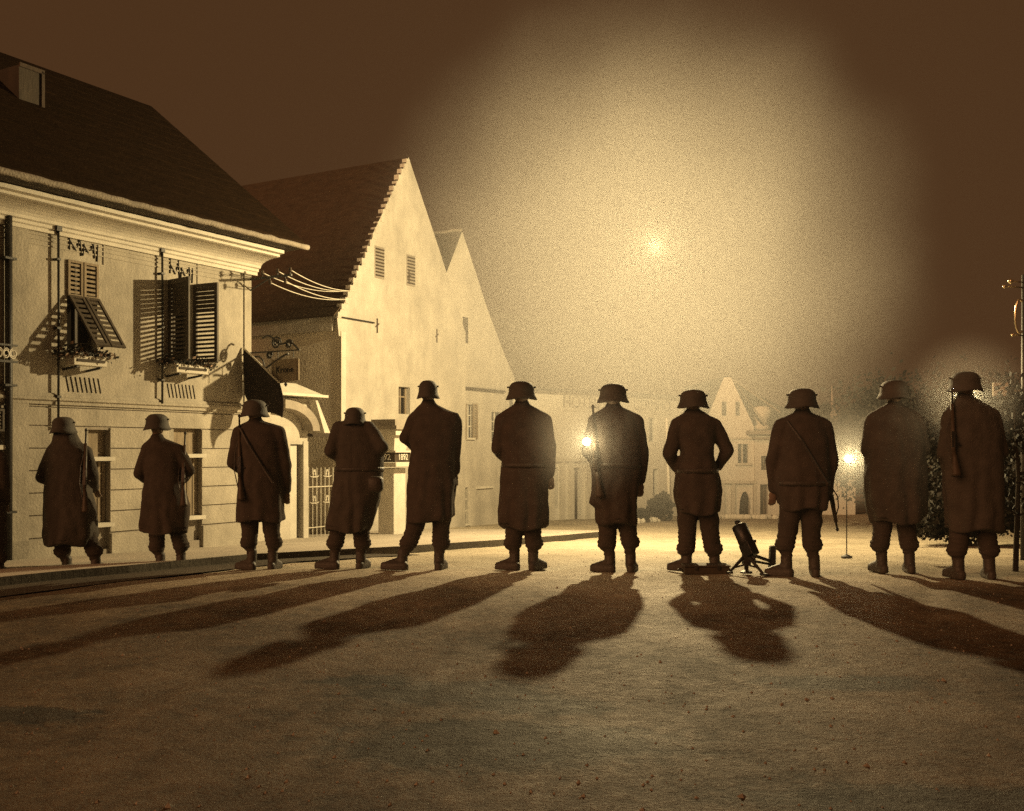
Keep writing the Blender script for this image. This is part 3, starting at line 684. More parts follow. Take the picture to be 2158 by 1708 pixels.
q = MB(); q.tube([F1.P(tS,.91,z0-.52), F1.P(tS,.91,z0-.56), F1.P(tS,.91,z0-.60)], [.01,.03,.008], 8); q.build('finial', M['iron'], hs)

fg = thing('flag', F1.P(.03,.05,2.0), 'dark flag drooping from a short pole beyond the house corner', 'flag')
FT = -.2
_, fz0 = F1.at(533, 746, .08); _, fz1 = F1.at(566, 806, .45)
pole_a = F1.P(FT, .03, fz0+.10); pole_b = F1.P(FT, .84, fz1-.02)
q = MB(); q.tube([pole_a, pole_b], .016, 8); q.build('pole', M['pale'], fg, smooth=True)
q = MB(); nx, nz_ = 14, 20; vs = []
for j in range(nz_+1):
    for i in range(nx+1):
        u = i/nx; v = j/nz_; top = pole_a.lerp(pole_b, u)
        drop = .80 - .12*u + .10*math.sin(u*5.0)
        vs.append(top + F1.t*(.035*math.sin(u*11+v*2)*v) + F1.n*(.10*math.sin(v*2.6)*u) + Vector((0,0,-drop*v)))
q.add(vs, [(j*(nx+1)+i, j*(nx+1)+i+1, (j+1)*(nx+1)+i+1, (j+1)*(nx+1)+i) for j in range(nz_) for i in range(nx)])
fl = q.build('cloth', M['cloth'], fg, smooth=True); md = fl.modifiers.new('thickness', 'SOLIDIFY'); md.thickness = .012

# ---- shop front pillar with a dated band
F3 = Fr(-3.0, 21.2, .498, .867)
sp = thing('street_pillar', px(825,1130,21.5), 'white stone pillar with moulded cap and dated band before the pointed gable', 'pillar')
P0 = px(826,1140,21.3); cx_, cy_ = P0.x, P0.y
def zz(y): return HC + (HY-y)/F_PX*21.3
def pbox(mb, hw, za, zb, dx=0, sl=None):
    a = F3.t; b = F3.n; c = Vector((cx_,cy_,0)) + a*dx; w2_ = sl if sl else hw
    cs = []
    for z, h_ in ((za,hw),(zb,w2_)):
        for sa, sb in ((-1,-1),(1,-1),(1,1),(-1,1)): cs.append(c + a*h_*sa + b*h_*sb + Vector((0,0,z)))
    mb.hexa(cs)
q = MB(); pbox(q, .20, -2, zz(986)); q.build('shaft', M['trim'], sp, bevel=.01)
q = MB(); pbox(q, .40, zz(983), zz(973)); q.build('cap_slab', M['trim'], sp, bevel=.01)
q = MB(); pbox(q, .27, zz(973)+.001, zz(953)); q.build('dated_band', M['wood'], sp)
q = MB(); pbox(q, .33, zz(953)+.001, zz(949)); pbox(q, .20, zz(949)+.001, zz(917), 0, .27); pbox(q, .36, zz(917)+.001, zz(905)); q.build('tapered_block', M['trim'], sp)
q = MB(); pbox(q, .42, zz(905)+.001, zz(897)); pbox(q, .30, zz(897)+.001, zz(884)); q.build('crown_moulding', M['grey'], sp)
lf_ = Fr(cx_, cy_, 1, 0)
Fp = Fr(*( (Vector((cx_,cy_,0)) - F3.t*.275).xy ), F3.n.x, F3.n.y)
lettering('1892', 'date', M['white'], sp, Fp, .0, .003, (zz(953)+zz(973))/2, .17)
Fp2 = Fr(*( (Vector((cx_,cy_,0)) + F3.n*.273).xy ), F3.t.x, F3.t.y)
lettering('1892', 'date', M['white'], sp, Fp2, .0, .003, (zz(953)+zz(973))/2, .17)

# ================================================================== LONG LOW HOUSE WITH THE SIGN BAND
FC = Fr(*px(1098,0,30.2).xy, *(px(1440,0,35.5).xy - px(1098,0,30.2).xy))
lc = thing('low_inn', FC.P(2.5,0,-1), 'long low inn with a lettered band under the eave behind the soldiers', 'house')
W_C = (px(1440,0,35.5).xy - px(1098,0,30.2).xy).length
hs_ = [hole(FC,1168,1176,985,1070), hole(FC,1209,1226,985,1108), hole(FC,1366,1384,880,930), hole(FC,1376,1388,988,1040), hole(FC,1300,1318,900,960), hole(FC,1418,1432,900,960)]
q = MB(); zE = FC.at(1150,822)[1]; holed(q, FC, -1.2, W_C, -2.8, zE, 0, [tuple(h) for h in hs_], .25)
q.add([FC.P(W_C,0,-2.8), FC.P(W_C,-6,-2.8), FC.P(W_C,-6,zE), FC.P(W_C,0,zE)], [(0,1,2,3)])
q.add([FC.P(W_C,.0,zE), FC.P(W_C,-6,zE), FC.P(W_C,-3,zE+2.6)], [(0,1,2)])
q.build('front_wall', M['far'], lc)
q = MB(); 
q.hexa([FC.P(-1.2,.3,zE-.02), FC.P(W_C+.15,.3,zE-.02), FC.P(W_C+.15,-3,zE+2.6), FC.P(-1.2,-3,zE+2.6), FC.P(-1.2,.3,zE+.06), FC.P(W_C+.15,.3,zE+.06), FC.P(W_C+.15,-3,zE+2.68), FC.P(-1.2,-3,zE+2.68)])
q.hexa([FC.P(-1.2,-3,zE+2.6), FC.P(W_C+.15,-3,zE+2.6), FC.P(W_C+.15,-6.3,zE), FC.P(-1.2,-6.3,zE), FC.P(-1.2,-3,zE+2.68), FC.P(W_C+.15,-3,zE+2.68), FC.P(W_C+.15,-6.3,zE+.08), FC.P(-1.2,-6.3,zE+.08)])
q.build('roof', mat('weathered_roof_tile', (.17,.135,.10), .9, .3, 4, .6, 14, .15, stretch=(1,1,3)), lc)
q = MB(); fbox(q, FC, -1.2, W_C+.1, .30, .36, zE-.05, zE+.05); q.build('gutter_pipe', M['wood'], lc)
b0 = FC.at(1188,850)[0]; b1 = FC.at(1414,850)[0]; bz0 = FC.at(1300,869)[1]; bz1 = FC.at(1300,832)[1]
q = MB(); fbox(q, FC, b0, b1, .002, .05, bz0, bz1); sb_ = q.build('sign_band', M['pale'], lc)
lettering('HOTEL', 'lettering', M['fade'], lc, FC, FC.at(1222,850)[0], .055, (bz0+bz1)/2-.02, .52, sx=1.0)
lettering('GERMHO', 'lettering', M['fade'], lc, FC, FC.at(1372,850)[0], .055, (bz0+bz1)/2-.02, .52, sx=.9)
for i, h in enumerate(hs_):
    q = MB(); fbox(q, FC, h[0], h[1], -.24, -.18, h[2]-.02, h[3]); wd = q.build('door' if i in (0,1) else 'window', M['wood' if i in (0,1,3) else 'glass'], lc)
    q = MB(); fbox(q, FC, (h[0]+h[1])/2-.02, (h[0]+h[1])/2+.02, -.179, -.15, h[2], h[3]); q.build('glazing_bar' if i > 1 else 'door_rail', M['trim'], wd)
for x in (1160,1182,1200,1236):
    q = MB(); t = FC.at(x,1000)[0]; fbox(q, FC, t-.08, t+.08, .001, .10, -1.6, FC.at(x,972)[1]); q.build('pilaster', M['trim'], lc)
q = MB(); fbox(q, FC, FC.at(1155,972)[0], FC.at(1245,972)[0], .001, .16, FC.at(1200,972)[1], FC.at(1200,964)[1]); q.build('door_cornice', M['trim'], lc)

# ================================================================== RIGHT GABLE HOUSE
FD = Fr(*px(1478,0,37).xy, 1, .06)
dh = thing('stepped_house', FD.P(1.5,0,-1.2), 'small pale house with pointed gable and arched door at the street end', 'house')
def dz(y): return HC+(HY-y)/F_PX*37.2
def dt(x): return FD.at(x, 900)[0]
dholes = [hole(FD,1521,1530,846,875), hole(FD,1550,1558,846,875), hole(FD,1555,1577,935,975)]
q = MB(); T0, T1 = dt(1478), dt(1589)
arch = [dt(1558), dt(1581), -3.0, dz(1035)]
dsplit = [(a,b,c,d) for a,b,c,d in dholes]
holed(q, FD, T0, T1, -3.0, dz(900), 0, [tuple(arch), tuple(dholes[2])], .3)
pk2 = (dt(1533), dz(795))
q.add([FD.P(T0,0,dz(900)), FD.P(T1,0,dz(900)), FD.P(*(dt(1585),0,dz(890))), FD.P(pk2[0]+.12,0,pk2[1]), FD.P(pk2[0]-.12,0,pk2[1]), FD.P(dt(1490),0,dz(880))], [tuple(range(6))])
q.build('gable_wall', M['far'], dh)
for h in dholes[:2]:
    q = MB(); fbox(q, FD, h[0], h[1], .002, .02, h[2], h[3]); q.build('attic_window', M['wood'], dh)
h = dholes[2]; q = MB(); fbox(q, FD, h[0], h[1], -.2, -.15, h[2], h[3]); wd = q.build('window', M['glass'], dh)
q = MB(); mt = (h[0]+h[1])/2; fbox(q, FD, mt-.03, mt+.03, -.149, -.12, h[2], h[3]); fbox(q, FD, h[0]-.1, h[1]+.1, .001, .1, h[2]-.08, h[2]); q.build('window_frame', M['trim'], wd)
q = MB(); n = 12; poly = [FD.P(arch[0],-.22,-3), FD.P(arch[1],-.22,-3)]; cxx = (arch[0]+arch[1])/2; rr_ = (arch[1]-arch[0])/2
poly += [FD.P(cxx + rr_*math.cos(k*math.pi/n), -.22, arch[3]-.02 - rr_*.0 + 0*k) if k in (0, n) else FD.P(cxx + rr_*math.cos(k*math.pi/n), -.22, arch[3]-.35 + .33*math.sin(k*math.pi/n)) for k in range(n+1)]
q.prism(poly, (0,0,0), (0,.05,0)); q.build('door', M['wood'], dh)
# spandrels turn the square opening into an arch
q = MB(); zA = arch[3]; zS = zA-.62
for sg in (-1, 1):
    pts = [FD.P(cxx+sg*rr_,-.1,zA+.001)] + [FD.P(cxx+sg*rr_*math.cos(k*math.pi/16), -.1, zS + (zA-zS)*math.sin(k*math.pi/16)) for k in range(0,9)]
    q.prism(pts, (0,0,0), tuple(FD.n*.13))
q.build('arch_spandrel', M['far'], dh)
for x0, x1, s_ in ((1516,1526,.10),(1540,1548,.10),(1586,1592,.14)):
    q = MB(); fbox(q, FD, dt(x0), dt(x1), .001, s_, -2.5, dz(1018)); q.build('pilaster', M['trim'], dh)
q = MB(); fbox(q, FD, dt(1510), dt(1592), .001, .16, dz(1018), dz(1012)); q.build('string_course', M['trim'], dh)
q = MB(); fbox(q, FD, dt(1480), dt(1590), .001, .08, dz(925), dz(921)); q.build('string_course', M['trim'], dh)
q = MB(); Fz = .05
slab(q, FD, (T0-.25,dz(905)), (pk2[0],pk2[1]-.02), -7, -.01, .08); slab(q, FD, (pk2[0],pk2[1]-.02), (T1+.45,dz(905)), -7, -.01, .08)
q.build('roof', M['tile'], dh)
q = MB(); slab(q, FD, (pk2[0]+.1,pk2[1]+.0), (T1+.5,dz(900)), -.02, .03, .03); q.build('verge_board', M['board'], dh)

wg = thing('flat_topped_wing', FD.P(T1+1,0,-1.2), 'pale flat topped wing beside the small gable house with shuttered windows', 'house')
wh = [hole(FD,1602,1622,960,990), hole(FD,1600,1616,1020,1085)]
q = MB(); T2 = dt(1800); holed(q, FD, T1, T2, -3, dz(915), .12, [tuple(h) for h in wh], .2); q.add([FD.P(T1,.12,-3),FD.P(T1,-5,-3),FD.P(T1,-5,dz(915)),FD.P(T1,.12,dz(915))],[(0,1,2,3)])
q.build('front_wall', M['far'], wg)
for h in wh:
    q = MB(); fbox(q, FD, h[0], h[1], -.1, -.05, h[2], h[3]); wd = q.build('window', M['wood'], wg)
    q = MB()
    for k in range(1,5): fbox(q, FD, h[0]+(h[1]-h[0])*k/5-.012, h[0]+(h[1]-h[0])*k/5+.012, -.049, -.03, h[2], h[3])
    q.build('glazing_bar', M['board'], wd)
q = MB(); fbox(q, FD, T1-.3, T2, -.0, .45, dz(915), dz(907)); fbox(q, FD, T1-.1, T2, .0, .3, dz(925), dz(921)); q.build('cornice', M['grey'], wg)
q = MB(); rt0, rt1 = dt(1580), dt(1900)
q.add([FD.P(rt0,-1.5,dz(912)), FD.P(rt1,-1.5,dz(912)), FD.P(rt1,-6,dz(912)), FD.P(rt0,-6,dz(912)), FD.P(dt(1600),-3.2,dz(795)), FD.P(dt(1700),-3.2,dz(862)), ], [(0,1,5,4),(1,2,5),(2,3,4,5),(3,0,4)])
q.build('roof', M['tile'], wg)
q = MB(); q.bar(FD.P(dt(1598),-3.1,dz(790)), FD.P(dt(1702),-3.1,dz(862)), .1, .07); q.build('verge_board', M['board'], wg)
# urn shaped chimney pot on the wing
ur = thing('stone_urn', FD.P(dt(1610),-.3,dz(905)), 'large pale stone urn standing on the flat roofed wing', 'urn')
q = MB(); k = .017*37/2.2/ (37/2.2) * 1.0
def U(r, y): return (r/F_PX*37, dz(y)-dz(905)+dz(905))
q.lathe([U(18,905),U(18,898),U(9,893),U(13,884),U(20,872),U(21,864),U(17,860),U(17,857),U(6,855)], FD.P(dt(1610),-.3,0), 16); q.build('urn_body', M['pale'], ur, smooth=True)

# church gable at the right end of the street
ch = thing('church_gable', px(1752,1060,44), 'narrow pale church gable with a thin spire rod half hidden by the soldier', 'church')
FE = Fr(*px(1725,0,44).xy, 1, .5)
def ez(y): return HC+(HY-y)/F_PX*44.3
et = lambda x: FE.at(x,900)[0]
q = MB(); q.add([FE.P(et(1728),0,-3),FE.P(et(1800),0,-3),FE.P(et(1800),0,ez(955)),FE.P(et(1756),0,ez(855)),FE.P(et(1728),0,ez(930))],[(0,1,2,3,4)])
q.build('gable_wall', M['far'], ch)
q = MB(); q.tube([FE.P(et(1754),0,ez(860)),FE.P(et(1753),0,ez(812))],[.05,.012],6); q.build('spire_rod', M['pale'], ch)
q = MB(); slab(q, FE, (et(1756),ez(855)), (et(1815),ez(965)), -6, .0, .1); slab(q, FE, (et(1712),ez(955)), (et(1756),ez(855)), -6, 0, .1); q.build('roof', M['tile'], ch)
q = MB(); slab(q, FE, (et(1762),ez(858)), (et(1806),ez(946)), .002, .06, .12); q.build('verge_board', M['board'], ch)

# thin white pole, round bushes, stone edging
p0 = on_ground(1411,1094); pt_ = px(1405,880,p0.y)
wp = thing('white_pole', p0, 'thin white leaning pole between the two middle soldiers', 'pole')
q = MB(); q.tube([p0+Vector((0,0,-.1)), pt_], [.055,.04], 8); q.build('shaft', M['white'], wp, smooth=True)
q = MB(); q.lathe([(.09,-.1),(.09,.12),(.05,.16),(.0,.16)], p0, 10); q.build('foot', M['stone'], wp)

def bush(name, c, r, h, n, label, cat='bush', group=None, m='leaf', size=.09, seed=1):
    rnd = random.Random(seed)
    o = thing(name, Vector((c.x,c.y,g(c.x,c.y))), label, cat, group)
    q = MB(); base = Vector((c.x,c.y,g(c.x,c.y)))
    for k in range(5): q.tube([base, base+Vector((rnd.gauss(0,.2)*r, rnd.gauss(0,.2)*r, h*.6))], [.03,.012], 5)
    q.build('stem', M['bark'], o)
    q = MB()
    for i in range(n):
        d = Vector((rnd.gauss(0,1),rnd.gauss(0,1),rnd.gauss(0,1))).normalized() * (rnd.random()**.4)
        lb = .72+.5*noise.noise(Vector((d.x*2.2+seed, d.y*2.2, d.z*2.2))); p = base + Vector((d.x*r*lb*1.15, d.y*r*lb, h*.5+d.z*h*.55*lb)); nn = Vector((rnd.gauss(0,1),rnd.gauss(0,1),rnd.gauss(0,1))).normalized(); a = nn.orthogonal().normalized()*size*rnd.uniform(.5,1.2); b = nn.cross(a)*.6
        q.add([p-a,p-b,p+a,p+b],[(0,1,2,3)])
    q.build('foliage', M[m], o); return o
bb = on_ground(1390,1098); bush('round_bush', bb, .42, .85, 1500, 'round dark bush at the foot of the white pole', seed=3)
bush('round_bush', on_ground(1352,1100), .25, .4, 500, 'small low bush left of the round dark bush by the inn', seed=4)
for i in range(11):
    x = 1340+i*6.6; p = on_ground(x, 1101-i*.5); 
    q = MB(); q.lathe([(0.0,-.05),(.09,-.05),(.10,.05),(.06,.12),(.0,.14)], p+Vector((random.uniform(-.05,.05),random.uniform(-.1,.1),0)), 7, random.uniform(.7,1.4), 1)
    tag(q.build('edging_stone', M['pale'], None), ORD[i] + ' pale edging stone from the left in the row before the inn', 'stone', 'edging stones by the inn')
for i in range(22):
    x = 1512+i*6.6; p = on_ground(x, 1092); 
    q = MB(); q.lathe([(0.0,-.05),(.09,-.05),(.11,.05),(.06,.12),(.0,.14)], p+Vector((random.uniform(-.03,.03),random.uniform(-.1,.1),0)), 7, random.uniform(.7,1.4), 1)
    tag(q.build('edging_stone', M['pale'], None), ORD[i] + ' pale edging stone from the left in the row before the arched door', 'stone', 'edging stones before the arched door')

def tree(c, h, r, n, label, seed, trunk=.18, size=.075, crown_z=.62):
    rnd = random.Random(seed)
    base = Vector((c.x,c.y,g(c.x,c.y)-.1)); o = thing('tree', base, label, 'tree', None)
    q = MB(); top = base+Vector((rnd.uniform(-.3,.3),rnd.uniform(-.3,.3),h*.75))
    q.tube([base, base.lerp(top,.35)+Vector((.06,0,0)), base.lerp(top,.7), top], [trunk,trunk*.8,trunk*.5,trunk*.2], 10)
    cl = []
    for k in range(16):
        a = rnd.uniform(0,6.28); f_ = rnd.uniform(.35,.95); st = base.lerp(top,f_); e = st+Vector((math.cos(a),math.sin(a),rnd.uniform(.1,.7)))*r*rnd.uniform(.5,.95)
        q.tube([st, st.lerp(e,.5)+Vector((0,0,-.05)), e], [trunk*.3,trunk*.2,.015], 6); cl.append((e, r*rnd.uniform(.28,.5)))
    cl.append((top, r*.5))
    q.build('trunk', M['bark'], o, smooth=True)
    q = MB()
    for i in range(n):
        c_, cr_ = cl[rnd.randrange(len(cl))]
        d = Vector((rnd.gauss(0,.5),rnd.gauss(0,.5),rnd.gauss(0,.42)))*cr_; p = c_+d
        nn = Vector((rnd.gauss(0,1),rnd.gauss(0,1),rnd.gauss(0,1))).normalized(); a = nn.orthogonal().normalized()*size*rnd.uniform(.4,1.1); b = nn.cross(a)*.55
        q.add([p-a,p-b,p+a,p+b],[(0,1,2,3)])
    q.build('crown', M['leaf'], o); return o
tree(Vector((9.8,24,0)), 3.4, 2.2, 26000, 'dark leafy tree behind the far right lamp', 11)
tree(Vector((12.8,25,0)), 3.6, 2.2, 22000, 'dark tree nearest the right edge behind the soldiers', 12)
bush('hedge', Vector((7.3,17.2,0)), 1.1, 1.5, 14000, 'low dark hedge bush behind the soldier with the lowered rifle', 'hedge', seed=21, size=.055)
bush('hedge', Vector((9.0,17.0,0)), 1.3, 1.9, 16000, 'taller dark hedge bush behind the blurred soldier', 'hedge', seed=22, size=.055)
bush('hedge', Vector((11.2,17.5,0)), 1.6, 2.2, 18000, 'broad dark hedge bush at the right edge of the street', 'hedge', seed=23, size=.055)

# ================================================================== LAMPS
def lamp(Dx, Dy, d, watts, label, r=.09, stand=True):
    c = px(Dx, Dy, d); gz = g(c.x, c.y)
    o = thing('hand_searchlight', Vector((c.x,c.y,gz)), label, 'lamp', 'lit lamps down the street')
    if stand:
        q = MB(); q.tube([Vector((c.x,c.y+.05,gz)), Vector((c.x,c.y+.05,c.z-r))], .007, 8); q.build('stand', M['iron'], o)
        q = MB(); q.lathe([(.07,0),(.07,.02),(.02,.04)], Vector((c.x,c.y+.05,gz)), 12); q.build('foot', M['iron'], o)
    else:
        q = MB(); q.tube([c+Vector((-.03,.10,r*.9)), c+Vector((-.025,.10,r+.035)), c+Vector((.025,.10,r+.035)), c+Vector((.03,.10,r*.9))], .006, 6); q.build('handle', M['iron'], o)
    q = MB(); q.tube([c+Vector((0,.16,0)), c+Vector((0,.10,0)), c+Vector((0,.0,0))], [r*.4,r*.9,r*1.12], 18); q.build('housing', M['iron'], o, smooth=True)
    q = MB(); q.tube([c+Vector((0,-.004,0)), c+Vector((0,-.012,0))], [r,r*.9], 18); q.build('lens', M['bulb'], o)
    l = bpy.data.lights.new('lamp_light', 'POINT'); l.energy = watts; l.color = (1,.8,.42); l.shadow_soft_size = .06
    lb = bpy.data.objects.new('lamp_light', l); COL.objects.link(lb); lb.parent = o; lb.location = c + Vector((0,-.12,0)) - o.location
    return o
lamp(1236, 930, 10.45, 8, 'lit lamp glowing at the left elbow of the middle soldier', .045, False)
lamp(1787, 966, 13.0, 16, 'lit lamp glowing right of the soldier with the lowered rifle', .05)
lamp(2023, 836, 10.05, 26, 'lit lamp glowing behind the helmet of the rightmost soldier', .045, False)

# street lantern bracket glinting at the right edge
sl_ = px(2142, 1085, 12.5)
lp = thing('lamp_post', Vector((sl_.x+.12, 12.5, g(sl_.x,12.5))), 'dark iron lamp post with bright curved bracket at the right edge', 'lamp post')
q = MB(); bx_ = sl_.x+.10; q.tube([(bx_,12.5,-.3),(bx_,12.5,3.3)], [.05,.035], 10); q.build('post', M['iron'], lp, smooth=True)
cc = px(2146,666,12.4); q = MB(); q.tube([cc + Vector((.055*math.cos(a)+.02, 0, .20*math.sin(a))) for a in [math.radians(60+240*k/20) for k in range(21)]], .013, 6); q.build('curved_bracket', M['brass'], lp, smooth=True)
q = MB()
for (x,y,r_) in ((2130,592,.035),(2117,603,.025),(2134,705,.022),(2136,862,.022)):
    c = px(x,y,12.4); q.lathe([(0,-r_),(r_*.8,-r_*.5),(r_,0),(r_*.8,r_*.5),(0,r_)], c, 10)
    q.bar(c, Vector((bx_,12.5,c.z)), .014)
q.build('knob', M['brass'], lp, smooth=True)
q = MB(); a = px(2092,806,12.3); b = px(2124,838,12.3); q.box(a.x, b.x, 12.28, 12.31, b.z, a.z); q.bar((b.x,12.3,(a.z+b.z)/2),(bx_,12.48,(a.z+b.z)/2),.02); q.build('notice_plate', M['pale'], lp)

# young tree at the right edge
def sapling(Dx, d, label, seed):
    rnd = random.Random(seed); c = px(Dx,0,d); base = Vector((c.x,d,g(c.x,d)-.05)); o = thing('young_tree', base, label, 'tree')
    q = MB(); q.tube([base, base+Vector((.03,0,1.0)), base+Vector((0,.05,1.95))], [.03,.022,.008], 7); tips = []
    for k in range(14):
        z = rnd.uniform(.6,1.85); a = rnd.uniform(0,6.28); e = base+Vector((math.cos(a)*.38,math.sin(a)*.38,z+.2)); q.tube([base+Vector((0,0,z)), e], [.012,.004], 5); tips.append((base+Vector((0,0,z)), e))
    q.build('trunk', M['bark'], o)
    q = MB()
    for i in range(1100):
        a_, e = tips[rnd.randrange(len(tips))]; p = a_.lerp(e, rnd.uniform(.3,1.1))+Vector((rnd.gauss(0,.07),rnd.gauss(0,.07),rnd.gauss(0,.07)))
        nn = Vector((rnd.gauss(0,1),rnd.gauss(0,1),rnd.gauss(0,1))).normalized(); a = nn.orthogonal().normalized()*rnd.uniform(.02,.045); b = nn.cross(a)*.55
        q.add([p-a,p-b,p+a,p+b],[(0,1,2,3)])
    q.build('crown', M['leaf'], o)
sapling(2140, 10.6, 'slender young tree with small leaves beside the rightmost soldier', 5)
sapling(2185, 11.0, 'young leafy tree cut by the right edge of the picture', 6)

# ================================================================== SOLDIERS
Z2 = lambda x, y: (.3158*x, 795+.3158*y)
Z4 = lambda x, y: (643.6+.2882*x, 757.2+.2882*y)
Z5 = lambda x, y: (1173.7+.2882*x, 757.2+.2882*y)
Z6 = lambda x, y: (1552.3+.2882*x, 757.2+.2882*y)

def capsule(bm, a, b, ra, rb, n=14):
    a = Vector(a); b = Vector(b); d = b-a; L_ = max(d.length, 1e-4); q = d.to_track_quat('Z','Y') if d.length > 1e-4 else Vector((0,0,1)).to_track_quat('Z','Y')
    rings = []
    prof = [(ra*math.sin(t), -ra*math.cos(t)) for t in [k*math.pi/8 for k in range(0,5)]] + [(rb*math.sin(t), L_-rb*math.cos(t)) for t in [k*math.pi/8 for k in range(4,9)]]
    for r, z in prof:
        rings.append([bm.verts.new(a + q @ Vector((max(r,1e-4)*math.cos(2*math.pi*k/n), max(r,1e-4)*math.sin(2*math.pi*k/n), z))) for k in range(n)])
    for i in range(len(rings)-1):
        for k in range(n): bm.faces.new((rings[i][k], rings[i][(k+1)%n], rings[i+1][(k+1)%n], rings[i+1][k]))
    bm.faces.new(list(reversed(rings[0]))); bm.faces.new(rings[-1])
def ell(bm, c, r, rot=None, sub=3):
    m_ = Matrix.Translation(Vector(c)) @ ((rot or Matrix.Identity(4))) @ Matrix.Diagonal((*r, 1))
    bmesh.ops.create_icosphere(bm, subdivisions=sub, radius=1, matrix=m_)
def loft(bm, rings, n=28, p=2.4):
    """rings: (z, cx, hw, cy, hd); superellipse sections"""
    R_ = []
    for z, cx, hw, cy, hd in rings:
        vs = []
        for k in range(n):
            a = 2*math.pi*k/n; c, s = math.cos(a), math.sin(a)
            vs.append(bm.verts.new((cx + hw*math.copysign(abs(c)**(2/p), c), cy + hd*math.copysign(abs(s)**(2/p), s), z)))
        R_.append(vs)
    for i in range(len(R_)-1):
        for k in range(n): bm.faces.new((R_[i][k], R_[i][(k+1)%n], R_[i+1][(k+1)%n], R_[i+1][k]))
    bm.faces.new(list(reversed(R_[0]))); bm.faces.new(R_[-1])
def fuse(name, bm, vox, m, parent, smooth_it=4, fn=None):
    bmesh.ops.recalc_face_normals(bm, faces=bm.faces[:])
    me = bpy.data.meshes.new(name); bm.to_mesh(me); bm.free(); o = bpy.data.objects.new(name, me); COL.objects.link(o)
    md = o.modifiers.new('r', 'REMESH'); md.mode = 'VOXEL'; md.voxel_size = vox
    if smooth_it: s_ = o.modifiers.new('s', 'SMOOTH'); s_.iterations = smooth_it; s_.factor = .5
    dg = bpy.context.evaluated_depsgraph_get(); me2 = bpy.data.meshes.new_from_object(o.evaluated_get(dg))
    bpy.data.objects.remove(o); me2.name = name; me2.materials.clear(); me2.materials.append(m)
    if fn:
        for v in me2.vertices: v.co = fn(v.co.copy())
    me2.shade_smooth(); me2.update()
    o = bpy.data.objects.new(name, me2); COL.objects.link(o); o.parent = parent; return o

def hand(bm, w_, d, side, curl=.5, sz=1.0):
    """palm, four fingers of two segments and a thumb; w_ wrist, d direction of the hand"""
    d = Vector(d).normalized(); x = d.cross(Vector((0,1,0)));
    if x.length < .1: x = Vector((1,0,0))
    x.normalize(); nrm = x.cross(d).normalized(); w_ = Vector(w_)
    q = Matrix((x, nrm, d)).transposed().to_4x4()
    ell(bm, w_ + d*.05*sz, (.042*sz, .017*sz, .055*sz), q, 2)
    for i, (ox, ln_) in enumerate(((-.031,.062),(-.011,.074),(.011,.070),(.030,.055))):
        a = w_ + x*ox*sz + d*.085*sz; b = a + (d*(1-curl*.3) + nrm*curl*.5).normalized()*ln_*.55*sz; c = b + (d*(1-curl) + nrm*curl).normalized()*ln_*.5*sz
        capsule(bm, a, b, .0095*sz, .0085*sz, 8); capsule(bm, b, c, .0085*sz, .0075*sz, 8)
    a = w_ + x*side*.030*sz + d*.025*sz; b = a + (x*side*.8 + d*.7 + nrm*.3).normalized()*.04*sz; c = b + (x*side*.2 + d + nrm*.4).normalized()*.032*sz
    capsule(bm, a, b, .012*sz, .010*sz, 8); capsule(bm, b, c, .010*sz, .008*sz, 8)

def solve_d(Dx, Dy):
    lo_, hi_ = 5.0, 17.0
    for _ in range(50):
        d = (lo_+hi_)/2; p = px(Dx, Dy, d)
        if p.z > g(p.x, d): lo_ = d
        else: hi_ = d
    return d

